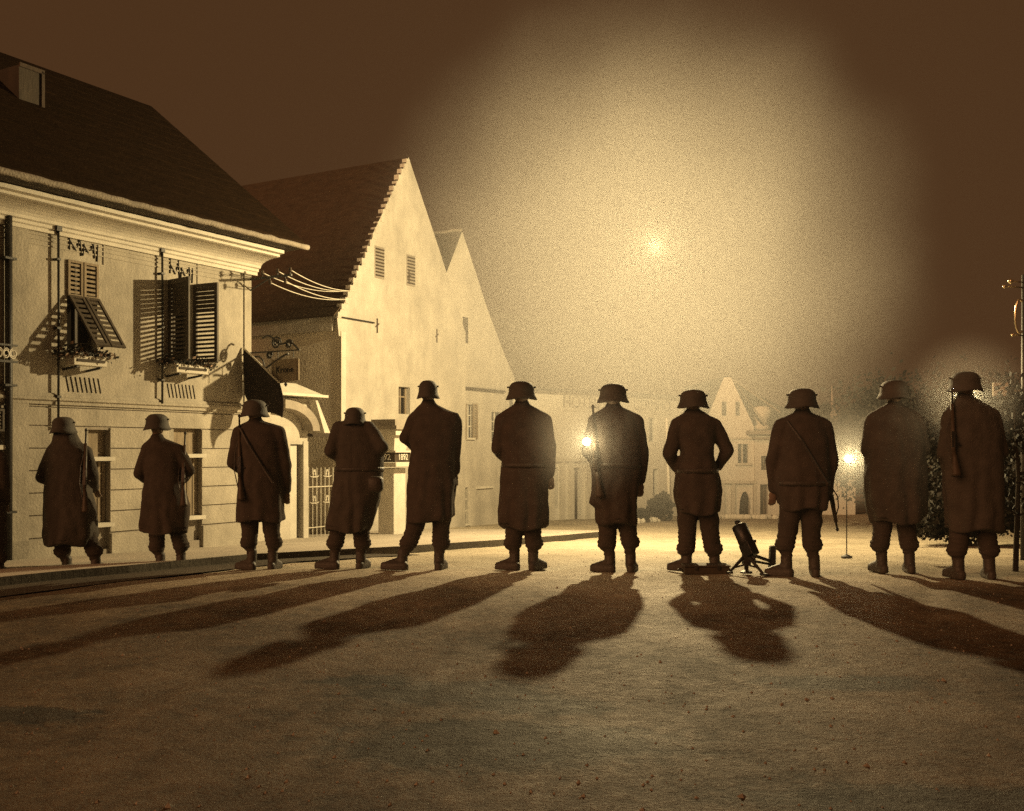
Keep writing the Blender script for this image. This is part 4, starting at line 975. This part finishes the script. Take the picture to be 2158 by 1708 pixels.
def soldier(Z, cx, fy, label, head, coat, armL, armR, legL, legR, helmet='steel', hem_d=.23, coat_m='wool', lean=0, head_tilt=0, pack=None, belt=None, head_r=1.0, seed=0, helm_w=None, cape=None, scale_d=None, face_turn=0.0):
    Dc, Df = Z(cx, fy); d = scale_d or solve_d(Dc, Df); base = px(Dc, Df, d); base.z = g(base.x, d) if not scale_d else px(Dc,Df,d).z
    Sc = F_PX/d
    def X(x, y=0): return (Z(x, y)[0]-Dc)/Sc
    def Zc(y): return (Df-Z(0, y)[1])/Sc
    o = thing('person', base, label, 'person', 'soldiers standing in a line across the street')
    rnd = random.Random(seed)
    # key points
    hx, htop = head; hx = X(hx); ztop = Zc(htop)
    H = Vector((hx, lean*.9, ztop-.135)); neck = Vector(((X(coat[0][1])+X(coat[0][2]))/2*.35+hx*.65, lean*.6, min(Zc(coat[0][0]), ztop-.27)))
    rings = []
    z_hi = Zc(coat[0][0]); z_lo = Zc(coat[-1][0])
    for (y, xl, xr) in coat:
        z = Zc(y); a, b = X(xl), X(xr); hw = (b-a)/2; f_ = (z_hi-z)/max(z_hi-z_lo, .1)
        hd = .085 + .07*min(1, f_*6) + (hem_d-.155)*max(0, f_-.15)/.85
        rings.append((z, (a+b)/2, max(hw,.03), lean*(1-f_)*.8, min(hd, max(hw*1.15,.06))))
    # resample rings
    rr_ = []
    for i in range(len(rings)-1):
        for k in range(4):
            f_ = k/4; rr_.append(tuple(a*(1-f_)+b*f_ for a, b in zip(rings[i], rings[i+1])))
    rr_.append(rings[-1]); rr_.reverse()
    zb = rr_[0][0]
    def J(pt, dflt=0): return Vector((X(pt[0]), pt[2] if len(pt) > 2 else dflt, Zc(pt[1])))
    AL = [J(p) for p in armL[:3]]; AR = [J(p) for p in armR[:3]]
    AL[0].y += lean*.7; AR[0].y += lean*.7
    # ---- body: one continuous figure
    bm = bmesh.new()
    hr = head_r
    ell(bm, H, (.077*hr, .098*hr, .118*hr)); ell(bm, H+Vector((0,.035,-.055))*hr, (.056*hr,.066*hr,.070*hr))
    ell(bm, H+Vector((0,.102,-.018))*hr, (.014,.022,.026), None, 2)                     # nose
    ell(bm, H+Vector((0,.094,-.062))*hr, (.026,.012,.008), None, 2)                     # lips
    ell(bm, H+Vector((0,.086,-.098))*hr, (.024,.020,.018), None, 2)                     # chin
    for sg in (-1,1):
        ell(bm, H+Vector((sg*.031,.083,.012))*hr, (.013,.010,.009), None, 2)             # eyes
        ell(bm, H+Vector((sg*.032,.088,.030))*hr, (.020,.010,.006), None, 2)             # brows
        ell(bm, H+Vector((sg*.079,.0,-.012))*hr, (.010,.020,.033), None, 2)              # ears
    capsule(bm, H+Vector((0,-.01,-.07)), neck+Vector((0,0,-.06)), .055, .066)
    zs = AL[0].z
    capsule(bm, AL[0]+Vector((.03,0,-.02)), AR[0]+Vector((-.03,0,-.02)), .062, .062)
    midx = (AL[0].x+AR[0].x)/2; ztor = zs-.02; zhip = max(zb+.05, .88)
    loft(bm, [(zhip-.08, midx, .13, 0, .09), (zhip+.05, midx, .15, 0, .105), ((zhip+ztor)/2, midx, .13, lean*.3, .10), (ztor-.10, midx, .15, lean*.7, .075), (ztor+.0, midx, .10, lean*.8, .05)], 20)
    for A in (AL, AR):
        capsule(bm, A[0], A[1], .052, .042); capsule(bm, A[1], A[2], .042, .028)
    for leg, sg in ((legL,-1),(legR,1)):
        hip = Vector((midx+sg*.09, 0, zhip)); kn = J(leg[0]); an = J(leg[1])
        capsule(bm, hip, kn, .08, .055); capsule(bm, kn, an, .05, .034)
    for A, sg, arm in ((AL,-1,armL),(AR,1,armR)):
        hd_ = arm[3] if len(arm) > 3 else (A[2]-A[1])
        hand(bm, A[2], hd_, -sg, .5)
    fuse('body', bm, .0085, M['skin'], o, 1)
    # hair under the helmet edge
    bm = bmesh.new(); ell(bm, H+Vector((0,-.018,.012)), (.081*hr,.090*hr,.116*hr), None, 3)
    for v in list(bm.verts):
        if v.co.z < H.z-.055 or v.co.y > H.y+.055: bm.verts.remove(v)
    me = bpy.data.meshes.new('hair'); bm.to_mesh(me); bm.free(); me.materials.append(M['hair']); ho = bpy.data.objects.new('hair', me); COL.objects.link(ho); ho.parent = o; me.shade_smooth()
    # ---- coat with sleeves and collar
    bm = bmesh.new(); loft(bm, rr_)
    for A in (AL, AR):
        sh = A[0]; capsule(bm, sh, A[1], .082, .072); capsule(bm, A[1], A[1].lerp(A[2], .93), .070, .052)
    capsule(bm, neck+Vector((0,-.005,-.05)), neck+Vector((0,-.005,.035)), .085, .078)   # collar
    capsule(bm, AL[0], neck+Vector((-.04,0,-.03)), .082, .08); capsule(bm, AR[0], neck+Vector((.04,0,-.03)), .082, .08)
    if pack:
        (x0,y0,x1,y1) = pack; zc_ = (Zc(y0)+Zc(y1))/2
    sd_ = seed*3.1
    def folds(v):
        f_ = max(0, min(1, (z_hi-v.z)/(z_hi-zb+1e-3))); a = math.atan2(v.y, v.x-midx)
        n_ = noise.noise(Vector((v.x*5+sd_, v.y*5, v.z*3)))
        k = math.sin(a*8+n_*2.5+sd_)*.014*f_*f_ + noise.noise(Vector((v.x*14, v.y*14+sd_, v.z*9)))*.008 + n_*.010
        r_ = Vector((v.x-midx, v.y, 0)); 
        if r_.length > 1e-3: v = v + r_.normalized()*k
        if v.z < zb+.05: v.z += .018*math.sin(a*3+sd_)+.01*n_
        return v
    fuse('greatcoat' if not cape else 'cape', bm, .016, M[coat_m], o, 5, folds)
    if belt:
        zb_ = Zc(belt); near = min(rings, key=lambda r: abs(r[0]-zb_))
        # interpolate
        for i in range(len(rings)-1):
            if rings[i][0] >= zb_ >= rings[i+1][0]:
                f_ = (rings[i][0]-zb_)/(rings[i][0]-rings[i+1][0]); near = tuple(a*(1-f_)+b*f_ for a, b in zip(rings[i], rings[i+1]))
        bm = bmesh.new(); loft(bm, [(zb_-.025, near[1], near[2]+.004, near[3], near[4]+.012), (zb_+.02, near[1], near[2]+.004, near[3], near[4]+.012)])
        me = bpy.data.meshes.new('belt'); bm.to_mesh(me); bm.free(); me.materials.append(M['leather']); bo_ = bpy.data.objects.new('belt', me); COL.objects.link(bo_); bo_.parent = o; me.shade_smooth()
    if pack:
        q = MB(); yb = -(near[4] if belt else .16)-.02
        x0_, x1_, z0_, z1_ = X(x0), X(x1), Zc(y1), Zc(y0)
        q.box(x0_, x1_, yb-.14, yb+.03, z0_, z1_); po = q.build('pack_bag', M['leather'], None, bevel=.03, smooth=True); po.parent = o
    # ---- trousers with the bulge over the puttees, boots
    bm = bmesh.new()
    for leg, sg in ((legL,-1),(legR,1)):
        hip = Vector((midx+sg*.095, 0, max(zb+.12, .80))); kn = J(leg[0]); an = J(leg[1])
        capsule(bm, hip, kn, .115, .088); bl = kn.lerp(an, .10); ell(bm, bl+Vector((sg*.012,0,0)), (.098,.092,.085))
        capsule(bm, kn.lerp(an,.12), an, .066, .050)
    ell(bm, (midx, 0, max(zb+.12,.80)), (.16,.12,.12))
    def wr(v):
        z_ = v.z; return v + Vector((v.x-midx, v.y, 0)).normalized()*(.004*math.sin(z_*150 if z_ < .40 else z_*40)+.006*noise.noise(v*16))
    fuse('trousers', bm, .012, M['wool2'], o, 3, wr)
    for leg, sg in ((legL,-1),(legR,1)):
        an = J(leg[1]); tx, ty = leg[2][0], leg[2][1]; toe = Vector((X(tx), leg[2][2] if len(leg[2]) > 2 else .08, .035))
        if toe.z > an.z: toe.z = .03
        heel = Vector((an.x + (an.x-toe.x)*.12, an.y-.06, .035)); bm = bmesh.new()
        toe2 = toe if (Vector((toe.x,toe.y,0))-Vector((an.x,an.y,0))).length > .16 else Vector((an.x,an.y,0)) + (Vector((toe.x,toe.y,0))-Vector((an.x,an.y,0))).normalized()*.17 + Vector((0,0,.035))
        capsule(bm, (heel.x,heel.y,.045), (toe2.x,toe2.y,.042), .045, .040); capsule(bm, (an.x,an.y,an.z+.05), (an.x,an.y-.01,.07), .055, .056); capsule(bm, (an.x,an.y,.09), (toe2.x*.75+an.x*.25,toe2.y*.75+an.y*.25,.055), .052, .042)
        capsule(bm, (heel.x,heel.y,.018), (toe2.x,toe2.y,.018), .044, .042)
        def flat(v):
            if v.z < .0: v.z = .0
            return v
        fuse('boot', bm, .011, M['leather'], o, 2, flat)
    # ---- helmet
    hw_ = (helm_w or 1.0)
    c = H + Vector((0,-.005,.018)); bm = bmesh.new(); n = 32; rings_ = []
    top = ztop - c.z
    if helmet == 'steel':
        prof = [(.004,1.0),(.04,.985),(.075,.93),(.103,.80),(.121,.62),(.130,.42),(.133,.25),(.134,.10),(.146,-.06),(.166,-.24)]
        for r, zf in prof:
            vs = []
            for k in range(n):
                a = 2*math.pi*k/n; drop = 0
                if zf < .2: drop = -(.045*(abs(math.cos(a))**1.5) + .035*max(0,-math.sin(a)))*(0.2-zf)/.44
                vs.append(bm.verts.new((c.x + r*hw_*math.cos(a), c.y + r*1.12*math.sin(a), c.z + top*zf + drop)))
            rings_.append(vs)
    elif helmet == 'cap':
        prof = [(.004,1.0),(.05,.99),(.085,.94),(.105,.85),(.108,.7),(.100,.4),(.098,.1),(.099,-.1)]
        for r, zf in prof: rings_.append([bm.verts.new((c.x + r*hw_*math.cos(2*math.pi*k/n), c.y + r*1.1*math.sin(2*math.pi*k/n), c.z + top*zf)) for k in range(n)])
    for i in range(len(rings_)-1):
        for k in range(n): bm.faces.new((rings_[i][k], rings_[i][(k+1)%n], rings_[i+1][(k+1)%n], rings_[i+1][k]))
    bm.faces.new(rings_[0]); bmesh.ops.recalc_face_normals(bm, faces=bm.faces[:])
    if head_tilt: bmesh.ops.rotate(bm, verts=bm.verts[:], cent=H, matrix=Matrix.Rotation(head_tilt, 3, 'Y'))
    me = bpy.data.meshes.new('helmet'); bm.to_mesh(me); bm.free(); me.materials.append(M['steel']); me.shade_smooth()
    hh = bpy.data.objects.new('helmet', me); COL.objects.link(hh); hh.parent = o; sd2 = hh.modifiers.new('t','SOLIDIFY'); sd2.thickness = .006; sd2.offset = -1
    if helmet == 'steel':
        q = MB(); q.tube([c+Vector((sg*.118*hw_,.0,top*.45)) for sg in (-1,1) for _ in (0,)][0:1]+[c+Vector((-.150*hw_,0,top*.45))], .009, 6); q.tube([c+Vector((.118*hw_,0,top*.45)), c+Vector((.150*hw_,0,top*.45))], .009, 6)
        l1 = q.build('helmet_lug', M['steel'], None); l1.parent = hh
    # strap across the back
    if seed not in (4, 10): return o, base, X, Zc, d
    q = MB(); pA = AL[0]+Vector((.03,-.10,.05)); pB = Vector((AR[0].x-.02, -.20, AL[0].z-.55)); pts = []
    near_hd = .17
    q.tube([pA, pA.lerp(pB,.3)+Vector((0,-.06,0)), pA.lerp(pB,.65)+Vector((0,-.03,0)), pB], .014, 6); st2 = q.build('strap', M['leather'], None); st2.parent = o
    return o, base, X, Zc, d

def rifle(name_label, a, b, stock_end):
    """a muzzle, b butt in world space"""
    a = Vector(a); b = Vector(b); d = (b-a); L_ = d.length; u = d.normalized(); o = thing('rifle', a.lerp(b,.5), name_label, 'rifle', 'rifles carried by the soldiers')
    side = u.cross(Vector((0,1,0))).normalized()
    q = MB(); q.tube([a, a+u*L_*.45], [.010,.013], 8); q.tube([a+u*.01, a+u*.03], [.016,.016], 8); q.build('barrel', M['gun'], o, smooth=True)
    q = MB(); q.bar(a+u*.02+side*.0, a+u*.03+side*.03, .006); q.build('front_sight', M['gun'], o)
    q = MB(); q.tube([a+u*L_*.18, a+u*L_*.5, a+u*L_*.66, a+u*L_*.74], [.018,.022,.024,.018], 8); q.build('fore_stock', M['stock'], o, smooth=True)
    q = MB(); q.bar(a+u*L_*.5, a+u*L_*.68, .034, .045); q.tube([a+u*L_*.63, a+u*L_*.63+side*.05], .006, 6); q.tube([a+u*L_*.63+side*.05, a+u*L_*.63+side*.062], .012, 8); q.build('bolt', M['gun'], o)
    q = MB(); q.tube([a+u*L_*.73, a+u*L_*.80+side*.01, b-u*.02+side*.02, b+side*.02], [.019,.026,.046,.048], 8); q.build('butt_stock', M['stock'], o, smooth=True)
    q = MB(); q.tube([a+u*L_*.25, a+u*L_*.45-side*.05, a+u*L_*.65-side*.06, a+u*L_*.85-side*.02], .006, 5); q.build('sling', M['leather'], o)
    return o

sol = {}
sol[0] = soldier(Z2, -90, 1335, 'soldier cut off by the left edge of the picture',
  (-90, 330), [(505,-170,-10),(560,-200,20),(750,-190,15),(900,-185,20),(1120,-190,22)],
  [(-180,540),(-215,720),(-160,820,.18)], [(0,540),(25,720),(0,840,.12)],
  [(-140,1180),(-140,1290),(-150,1330,.1)], [(-20,1190),(-5,1290),(10,1330,.1)], seed=1)
sol[1] = soldier(Z2, 450, 1303, 'soldier in a long ankle-near coat with hunched hooded head, second from the left',
  (425, 262), [(330,368,492),(390,355,512),(440,348,540),(475,335,585),(560,320,600),(660,310,600),(740,305,600),(830,305,625),(930,300,640),(1060,300,640),(1115,312,600)],
  [(350,500),(275,668),(355,735,.22),(.5,.4,-.2)], [(575,500),(615,650),(590,745,.2),(.1,.5,-.8)],
  [(420,1150),(447,1240),(440,1300,.10)], [(622,1150),(640,1240),(665,1290,.12)], seed=2, hem_d=.25, coat_m='cape', cape=True, helm_w=.9)
sol[2] = soldier(Z2, 1140, 1276, 'soldier in knee length coat before the second boarded shop shutter',
  (1050, 242), [(425,1000,1110),(455,985,1170),(560,975,1215),(680,975,1225),(760,955,1235),(860,945,1270),(960,935,1262),(1035,945,1250)],
  [(985,480),(930,640),(1005,740,.25),(.6,.6,-.1)], [(1190,490),(1262,620),(1180,690,.25),(-.6,.6,.1)],
  [(1050,1120),(1072,1215),(1060,1272,.10)], [(1202,1110),(1208,1210),(1215,1268,.12)], seed=3, helm_w=.95)
sol[3] = soldier(Z2, 1745, 1281, 'soldier with slung rifle in front of the dark corner flag',
  (1700, 148), [(300,1650,1790),(330,1600,1840),(420,1590,1870),(540,1592,1880),(660,1590,1885),(780,1590,1890),(880,1588,1892),(955,1585,1898)],
  [(1600,370),(1552,570),(1600,640,.22),(.4,.8,.1)], [(1860,370),(1905,590),(1905,760,.05),(0,.1,-1)],
  [(1665,1090),(1682,1190),(1590,1275,.04)], [(1822,1090),(1820,1190),(1835,1278,.12)], seed=4)
sol[4] = soldier(Z4, 330, 1528, 'stooping soldier with bowed head and broad cape beside the iron gate',
  (348, 345), [(440,270,420),(470,225,455),(560,200,520),(660,200,560),(760,215,570),(880,200,565),(1000,185,545),(1120,165,515),(1215,150,490),(1250,150,470)],
  [(235,500),(185,670),(290,760,.2),(.5,.4,-.2)], [(450,500),(560,640),(480,730,.25),(-.5,.5,-.2)],
  [(225,1330),(215,1440),(90,1515,.02)], [(410,1330),(405,1440),(430,1528,.12)], seed=5, lean=.16, coat_m='cape', cape=True, pack=(480,850,590,965), belt=800, helm_w=.82)
sol[5] = soldier(Z4, 850, 1534, 'striding soldier with a squared cape shoulder and left leg stretched out',
  (898, 152), [(350,860,955),(392,800,1120),(440,780,1135),(560,770,1120),(680,775,1105),(780,760,1090),(900,745,1105),(1040,745,1085),(1140,745,1090),(1180,742,1040)],
  [(800,440),(735,570),(790,650,.22),(.5,.6,0)], [(1085,450),(1100,600),(1090,830,.02),(0,.1,-1)],
  [(765,1330),(712,1440),(575,1525,.0)], [(985,1330),(978,1440),(1000,1532,.12)], seed=6, helm_w=.74, head_r=.95)
q = MB(); 
sol[6] = soldier(Z4, 1570, 1536, 'tall soldier in a long straight coat standing between the low gabled house and the inn',
  (1580, 158), [(352,1525,1640),(385,1460,1710),(440,1435,1755),(560,1430,1770),(700,1440,1775),(800,1432,1778),(950,1420,1775),(1100,1412,1775),(1200,1410,1775),(1232,1450,1770)],
  [(1440,450),(1408,650),(1480,745,.2),(.5,.6,0)], [(1750,450),(1785,640),(1790,850,.03),(.1,.1,-1)],
  [(1525,1330),(1530,1440),(1440,1522,.02)], [(1665,1330),(1665,1440),(1715,1530,.08)], seed=7, belt=770)
sol[7] = soldier(Z5, 430, 1553, 'soldier with the lamp glowing at his left elbow',
  (410, 176), [(350,350,475),(395,285,545),(450,262,595),(560,262,610),(690,262,615),(800,255,615),(900,250,600),(1050,243,588),(1085,285,582),(1180,285,582),(1200,300,575)],
  [(285,450),(232,668),(300,760,.22),(.5,.7,0)], [(575,455),(622,660),(612,900,.02),(0,.1,-1)],
  [(372,1330),(388,1460),(330,1545,.03)], [(528,1320),(538,1455),(560,1545,.08)], seed=8, belt=770, helm_w=1.0)
sol[8] = soldier(Z5, 1030, 1545, 'soldier with arms bent at his pockets standing on the ammunition case',
  (995, 217), [(375,940,1060),(420,890,1135),(480,880,1165),(560,895,1150),(680,905,1140),(780,885,1165),(860,870,1190),(960,855,1205),(1010,865,1195),(1100,885,1180),(1130,890,1175)],
  [(885,480),(822,690),(885,800,.12),(.4,.4,-.6)], [(1160,490),(1245,665),(1190,790,.12),(-.4,.4,-.6)],
  [(950,1370),(948,1470),(905,1538,.03)], [(1135,1370),(1152,1470),(1180,1535,.08)], seed=9, belt=810, hem_d=.2)
sol[9] = soldier(Z5, 1735, 1583, 'broad soldier in a short jacket holding a lowered rifle at his right side',
  (1790, 210), [(385,1750,1840),(430,1690,1910),(490,1640,1955),(600,1625,1975),(750,1610,1985),(900,1600,1990),(1000,1605,1985),(1060,1625,1975),(1095,1650,1960)],
  [(1640,490),(1578,740),(1590,960,.06),(0,.1,-1)], [(1950,490),(2010,730),(1985,985,.05),(-.2,.1,-1)],
  [(1675,1340),(1678,1480),(1590,1575,.02)], [(1858,1340),(1880,1480),(1895,1580,.08)], seed=10, hem_d=.2, belt=900)
sol[10] = soldier(Z6, 1150, 1555, 'dim blurred soldier in a long cape to the right of the lowered rifle',
  (1150, 150), [(352,1085,1215),(400,1000,1310),(480,960,1345),(650,940,1370),(850,935,1385),(1000,945,1385),(1120,960,1380),(1190,990,1340)],
  [(1000,440),(960,660),(1050,780,.22),(.5,.6,0)], [(1310,440),(1365,660),(1290,790,.22),(-.5,.6,0)],
  [(1055,1340),(1060,1450),(1040,1550,.1)], [(1255,1340),(1262,1450),(1275,1550,.1)], seed=11, coat_m='cape', cape=True)
sol[11] = soldier(Z6, 1720, 1600, 'largest soldier at the right with broad shoulders against the lamp glow',
  (1668, 88), [(300,1600,1745),(345,1570,1850),(400,1545,1900),(550,1520,1930),(750,1505,1945),(950,1520,1940),(1150,1545,1935),(1250,1555,1930)],
  [(1570,420),(1515,680),(1600,800,.2),(.5,.6,0)], [(1870,420),(1935,680),(1850,800,.2),(-.5,.6,0)],
  [(1620,1380),(1620,1490),(1600,1590,.1)], [(1840,1380),(1845,1490),(1860,1590,.1)], seed=12, coat_m='cape')

def W(i, Zf, x, y, dy): 
    d = sol[i][4]; Dx, Dy = Zf(x, y); return px(Dx, Dy, d+dy)
rifle('rifle slung behind the shoulder of the second soldier from the left', W(1,Z2,574,340,-.05), W(1,Z2,560,900,-.22), 0)
rifle('rifle standing upright at the right shoulder before the second boarded shutter', W(2,Z2,1236,362,.05), W(2,Z2,1215,860,-.20), 0)
rifle('slung rifle rising over the left shoulder before the corner flag', W(3,Z2,1597,245,-.05), W(3,Z2,1600,820,-.22), 0)
rifle('rifle slung on the left shoulder of the soldier by the lamp', W(7,Z5,262,330,-.05), W(7,Z5,300,1010,-.22), 0)
rifle('lowered rifle hanging from the right hand with muzzle near the ground', W(9,Z5,2052,1255,.1), W(9,Z5,1985,880,.02), 0)
rifle('rifle rising beside the head of the rightmost soldier', W(11,Z6,1573,215,-.05), W(11,Z6,1590,850,-.25), 0)

# ---- ammunition case and tripod gun
dg_ = sol[8][4]-.25; c0 = px(*Z5(920,1560), dg_); c1 = px(*Z5(1246,1495), dg_); gz = g((c0.x+c1.x)/2, dg_)
ac = thing('ammunition_case', Vector(((c0.x+c1.x)/2, dg_, gz)), 'low dark ammunition case on the ground at the feet of the akimbo soldier', 'case')
q = MB(); hz_ = c1.z-c0.z; q.box(c0.x, c1.x, dg_-.12, dg_+.10, gz, gz+hz_*.78); q.build('case_body', M['wood'], ac, bevel=.006)
q = MB(); q.box(c0.x-.008, c1.x+.008, dg_-.13, dg_+.11, gz+hz_*.785, gz+hz_); q.build('lid', M['wood'], ac, bevel=.005)
for sg, xx in ((-1,c0.x),(1,c1.x)):
    q = MB(); q.tube([Vector((xx+sg*.01,dg_-.05,gz+hz_*.45)), Vector((xx+sg*.04,dg_-.03,gz+hz_*.35)), Vector((xx+sg*.04,dg_+.03,gz+hz_*.35)), Vector((xx+sg*.01,dg_+.05,gz+hz_*.45))], .008, 6); q.build('handle', M['iron'], ac)
for f_ in (.25,.75):
    q = MB(); xx = c0.x+(c1.x-c0.x)*f_; q.box(xx-.015, xx+.015, dg_-.136, dg_-.1305, gz+hz_*.5, gz+hz_*.95); q.build('latch', M['iron'], ac)
pb = sol[9][4]+.15
def G(x, y, dy=0): return px(*Z5(x, y), pb+dy)
gg = G(1420, 1560); gz = g(gg.x, pb)
mg = thing('machine_gun', Vector((gg.x, pb, gz)), 'tripod machine gun with fat upturned barrel jacket between two soldiers', 'machine gun')
dz_ = gz - G(1420,1575).z
def GG(x, y, dy=0): v = G(x, y, dy); v.z = max(v.z + dz_, g(v.x, v.y)+.01); return v
q = MB(); a = GG(1330,1215,.12); b = GG(1385,1345,.03); u = (b-a).normalized(); q.tube([a, a+u*.01, b, b+u*.02], [.06,.075,.075,.055], 16); q.build('barrel_jacket', M['gun'], mg, smooth=True)
q = MB(); q.tube([a-u*.05, a], [.028,.035], 12); q.build('muzzle', M['gun'], mg, smooth=True)
q = MB(); q.bar(b+u*.0, GG(1425,1440,-.03), .11, .13); q.build('receiver', M['gun'], mg, bevel=.006)
q = MB(); q.bar(GG(1395,1335,0), GG(1455,1328,0), .03); q.build('sight_block', M['gun'], mg)
q = MB(); q.bar(GG(1425,1430,-.03), GG(1448,1475,-.05), .02); q.tube([GG(1436,1462,-.05), GG(1466,1440,-.05)], .010, 6); q.build('grip', M['iron'], mg)
q = MB(); q.bar(GG(1385,1420,0), GG(1385,1500,0), .07, .09); q.bar(GG(1385,1480,0), GG(1385,1556,0), .035); q.build('pivot_column', M['iron'], mg)
for e in ((1262,1558,-.10),(1510,1572,-.18)):
    q = MB(); q.tube([GG(1385,1425,0), GG(e[0],e[1],e[2])], [.020,.013], 8); t_ = GG(e[0],e[1],e[2]); q.box(t_.x-.03,t_.x+.03,t_.y-.03,t_.y+.03,t_.z-.01,t_.z+.008); q.build('leg', M['iron'], mg)
q = MB(); q.tube([GG(1400,1420,0), GG(1565,1478,.25)], [.018,.016], 8); q.tube([GG(1400,1470,0), GG(1565,1500,.25)], [.014,.012], 8); q.build('leg', M['iron'], mg)
q = MB(); q.tube([GG(1290,1525,-.05), GG(1385,1500,-.1), GG(1480,1530,-.12)], .010, 6); q.build('brace', M['iron'], mg)
q = MB(); c = GG(1572,1472,.25); q.hexa([c+Vector((-.035,-.04,-.14)),c+Vector((.03,-.04,-.14)),c+Vector((.03,.04,-.14)),c+Vector((-.035,.04,-.14)),c+Vector((-.02,-.04,.15)),c+Vector((.035,-.04,.15)),c+Vector((.035,.04,.15)),c+Vector((-.02,.04,.15))]); q.build('seat_plate', M['iron'], mg, bevel=.008)
q = MB(); c = GG(1385,1556,0); q.lathe([(.06,-.012),(.06,.006),(.02,.02)], c, 12); q.build('foot_plate', M['iron'], mg)

# ================================================================== SMOKE AND HAZE
def volume_box(name, m, build):
    q = MB(); build(q); o = q.build(name, m); return tag(o, kind='stuff')
hm = bpy.data.materials.new('haze'); hm.use_nodes = True; nt = hm.node_tree; nt.nodes.clear()
out = nt.nodes.new('ShaderNodeOutputMaterial'); pv = nt.nodes.new('ShaderNodeVolumePrincipled')
pv.inputs['Color'].default_value = (.95,.93,.88,1); pv.inputs['Density'].default_value = .0005; pv.inputs['Anisotropy'].default_value = .5
nt.links.new(pv.outputs[0], out.inputs['Volume'])
volume_box('haze', hm, lambda q: q.box(-40, 40, -12, 75, -6, 9.8))
smk = bpy.data.materials.new('flash_smoke'); smk.use_nodes = True; nt = smk.node_tree; N = nt.nodes; L = nt.links; N.clear()
out = N.new('ShaderNodeOutputMaterial'); pv = N.new('ShaderNodeVolumePrincipled'); pv.inputs['Color'].default_value = (.96,.94,.88,1); pv.inputs['Anisotropy'].default_value = 0.0
L.new(pv.outputs[0], out.inputs['Volume'])
tc = N.new('ShaderNodeTexCoord'); ln = N.new('ShaderNodeVectorMath'); ln.operation = 'LENGTH'; L.new(tc.outputs['Object'], ln.inputs[0])
nz = N.new('ShaderNodeTexNoise'); nz.inputs['Scale'].default_value = .55; nz.inputs['Detail'].default_value = 3; L.new(tc.outputs['Object'], nz.inputs['Vector'])
def mth(op, a, b):
    n = N.new('ShaderNodeMath'); n.operation = op
    for i, x in enumerate((a, b)):
        if isinstance(x, (int, float)): n.inputs[i].default_value = x
        else: L.new(x, n.inputs[i])
    return n.outputs[0]
RS = 4.5
of = N.new('ShaderNodeVectorMath'); of.operation = 'SUBTRACT'; L.new(tc.outputs['Object'], of.inputs[0]); of.inputs[1].default_value = (.25,-.1,.60)
dl = N.new('ShaderNodeVectorMath'); dl.operation = 'LENGTH'; L.new(of.outputs[0], dl.inputs[0])
rad = mth('ADD', ln.outputs['Value'], mth('MULTIPLY', mth('SUBTRACT', nz.outputs['Fac'], .5), 1.5))
mr = N.new('ShaderNodeMapRange'); mr.interpolation_type = 'SMOOTHSTEP'; L.new(rad, mr.inputs[0]); mr.inputs[1].default_value = RS*.36; mr.inputs[2].default_value = RS*1.16; mr.inputs[3].default_value = 1; mr.inputs[4].default_value = 0
grow = mth('ADD', mth('MULTIPLY', mth('POWER', dl.outputs['Value'], 2.0), .0043), .0)
dens = mth('MULTIPLY', grow, mr.outputs[0])
L.new(dens, pv.inputs['Density'])
bm = bmesh.new(); bmesh.ops.create_icosphere(bm, subdivisions=3, radius=RS*1.18); me = bpy.data.meshes.new('smoke'); bm.to_mesh(me); bm.free(); me.materials.append(smk)
so_ = bpy.data.objects.new('smoke', me); COL.objects.link(so_); so_.location = LPOS + Vector((-.25,.1,-.60)); tag(so_, kind='stuff')

# added smoke puffs that shape the halos round the three lamps
def halo_puff(Dx, Dy, d, R0, k):
    m = bpy.data.materials.new('lamp_halo_smoke'); m.use_nodes = True; nt = m.node_tree; N = nt.nodes; L = nt.links; N.clear()
    out = N.new('ShaderNodeOutputMaterial'); pv = N.new('ShaderNodeVolumePrincipled'); pv.inputs['Color'].default_value = (.96,.94,.88,1); L.new(pv.outputs[0], out.inputs['Volume'])
    tc = N.new('ShaderNodeTexCoord'); ln = N.new('ShaderNodeVectorMath'); ln.operation = 'LENGTH'; L.new(tc.outputs['Object'], ln.inputs[0])
    mr = N.new('ShaderNodeMapRange'); mr.interpolation_type = 'SMOOTHSTEP'; L.new(ln.outputs['Value'], mr.inputs[0]); mr.inputs[1].default_value = 0; mr.inputs[2].default_value = R0; mr.inputs[3].default_value = k; mr.inputs[4].default_value = 0
    L.new(mr.outputs[0], pv.inputs['Density'])
    bm = bmesh.new(); bmesh.ops.create_icosphere(bm, subdivisions=2, radius=R0*1.05); me = bpy.data.meshes.new('smoke'); bm.to_mesh(me); bm.free(); me.materials.append(m)
    o = bpy.data.objects.new('smoke', me); COL.objects.link(o); o.location = px(Dx, Dy, d); tag(o, kind='stuff')
halo_puff(1236, 930, 10.3, .70, 1.0)
halo_puff(1787, 966, 12.8, .75, .8)
halo_puff(2036, 828, 10.15, .66, 1.0)
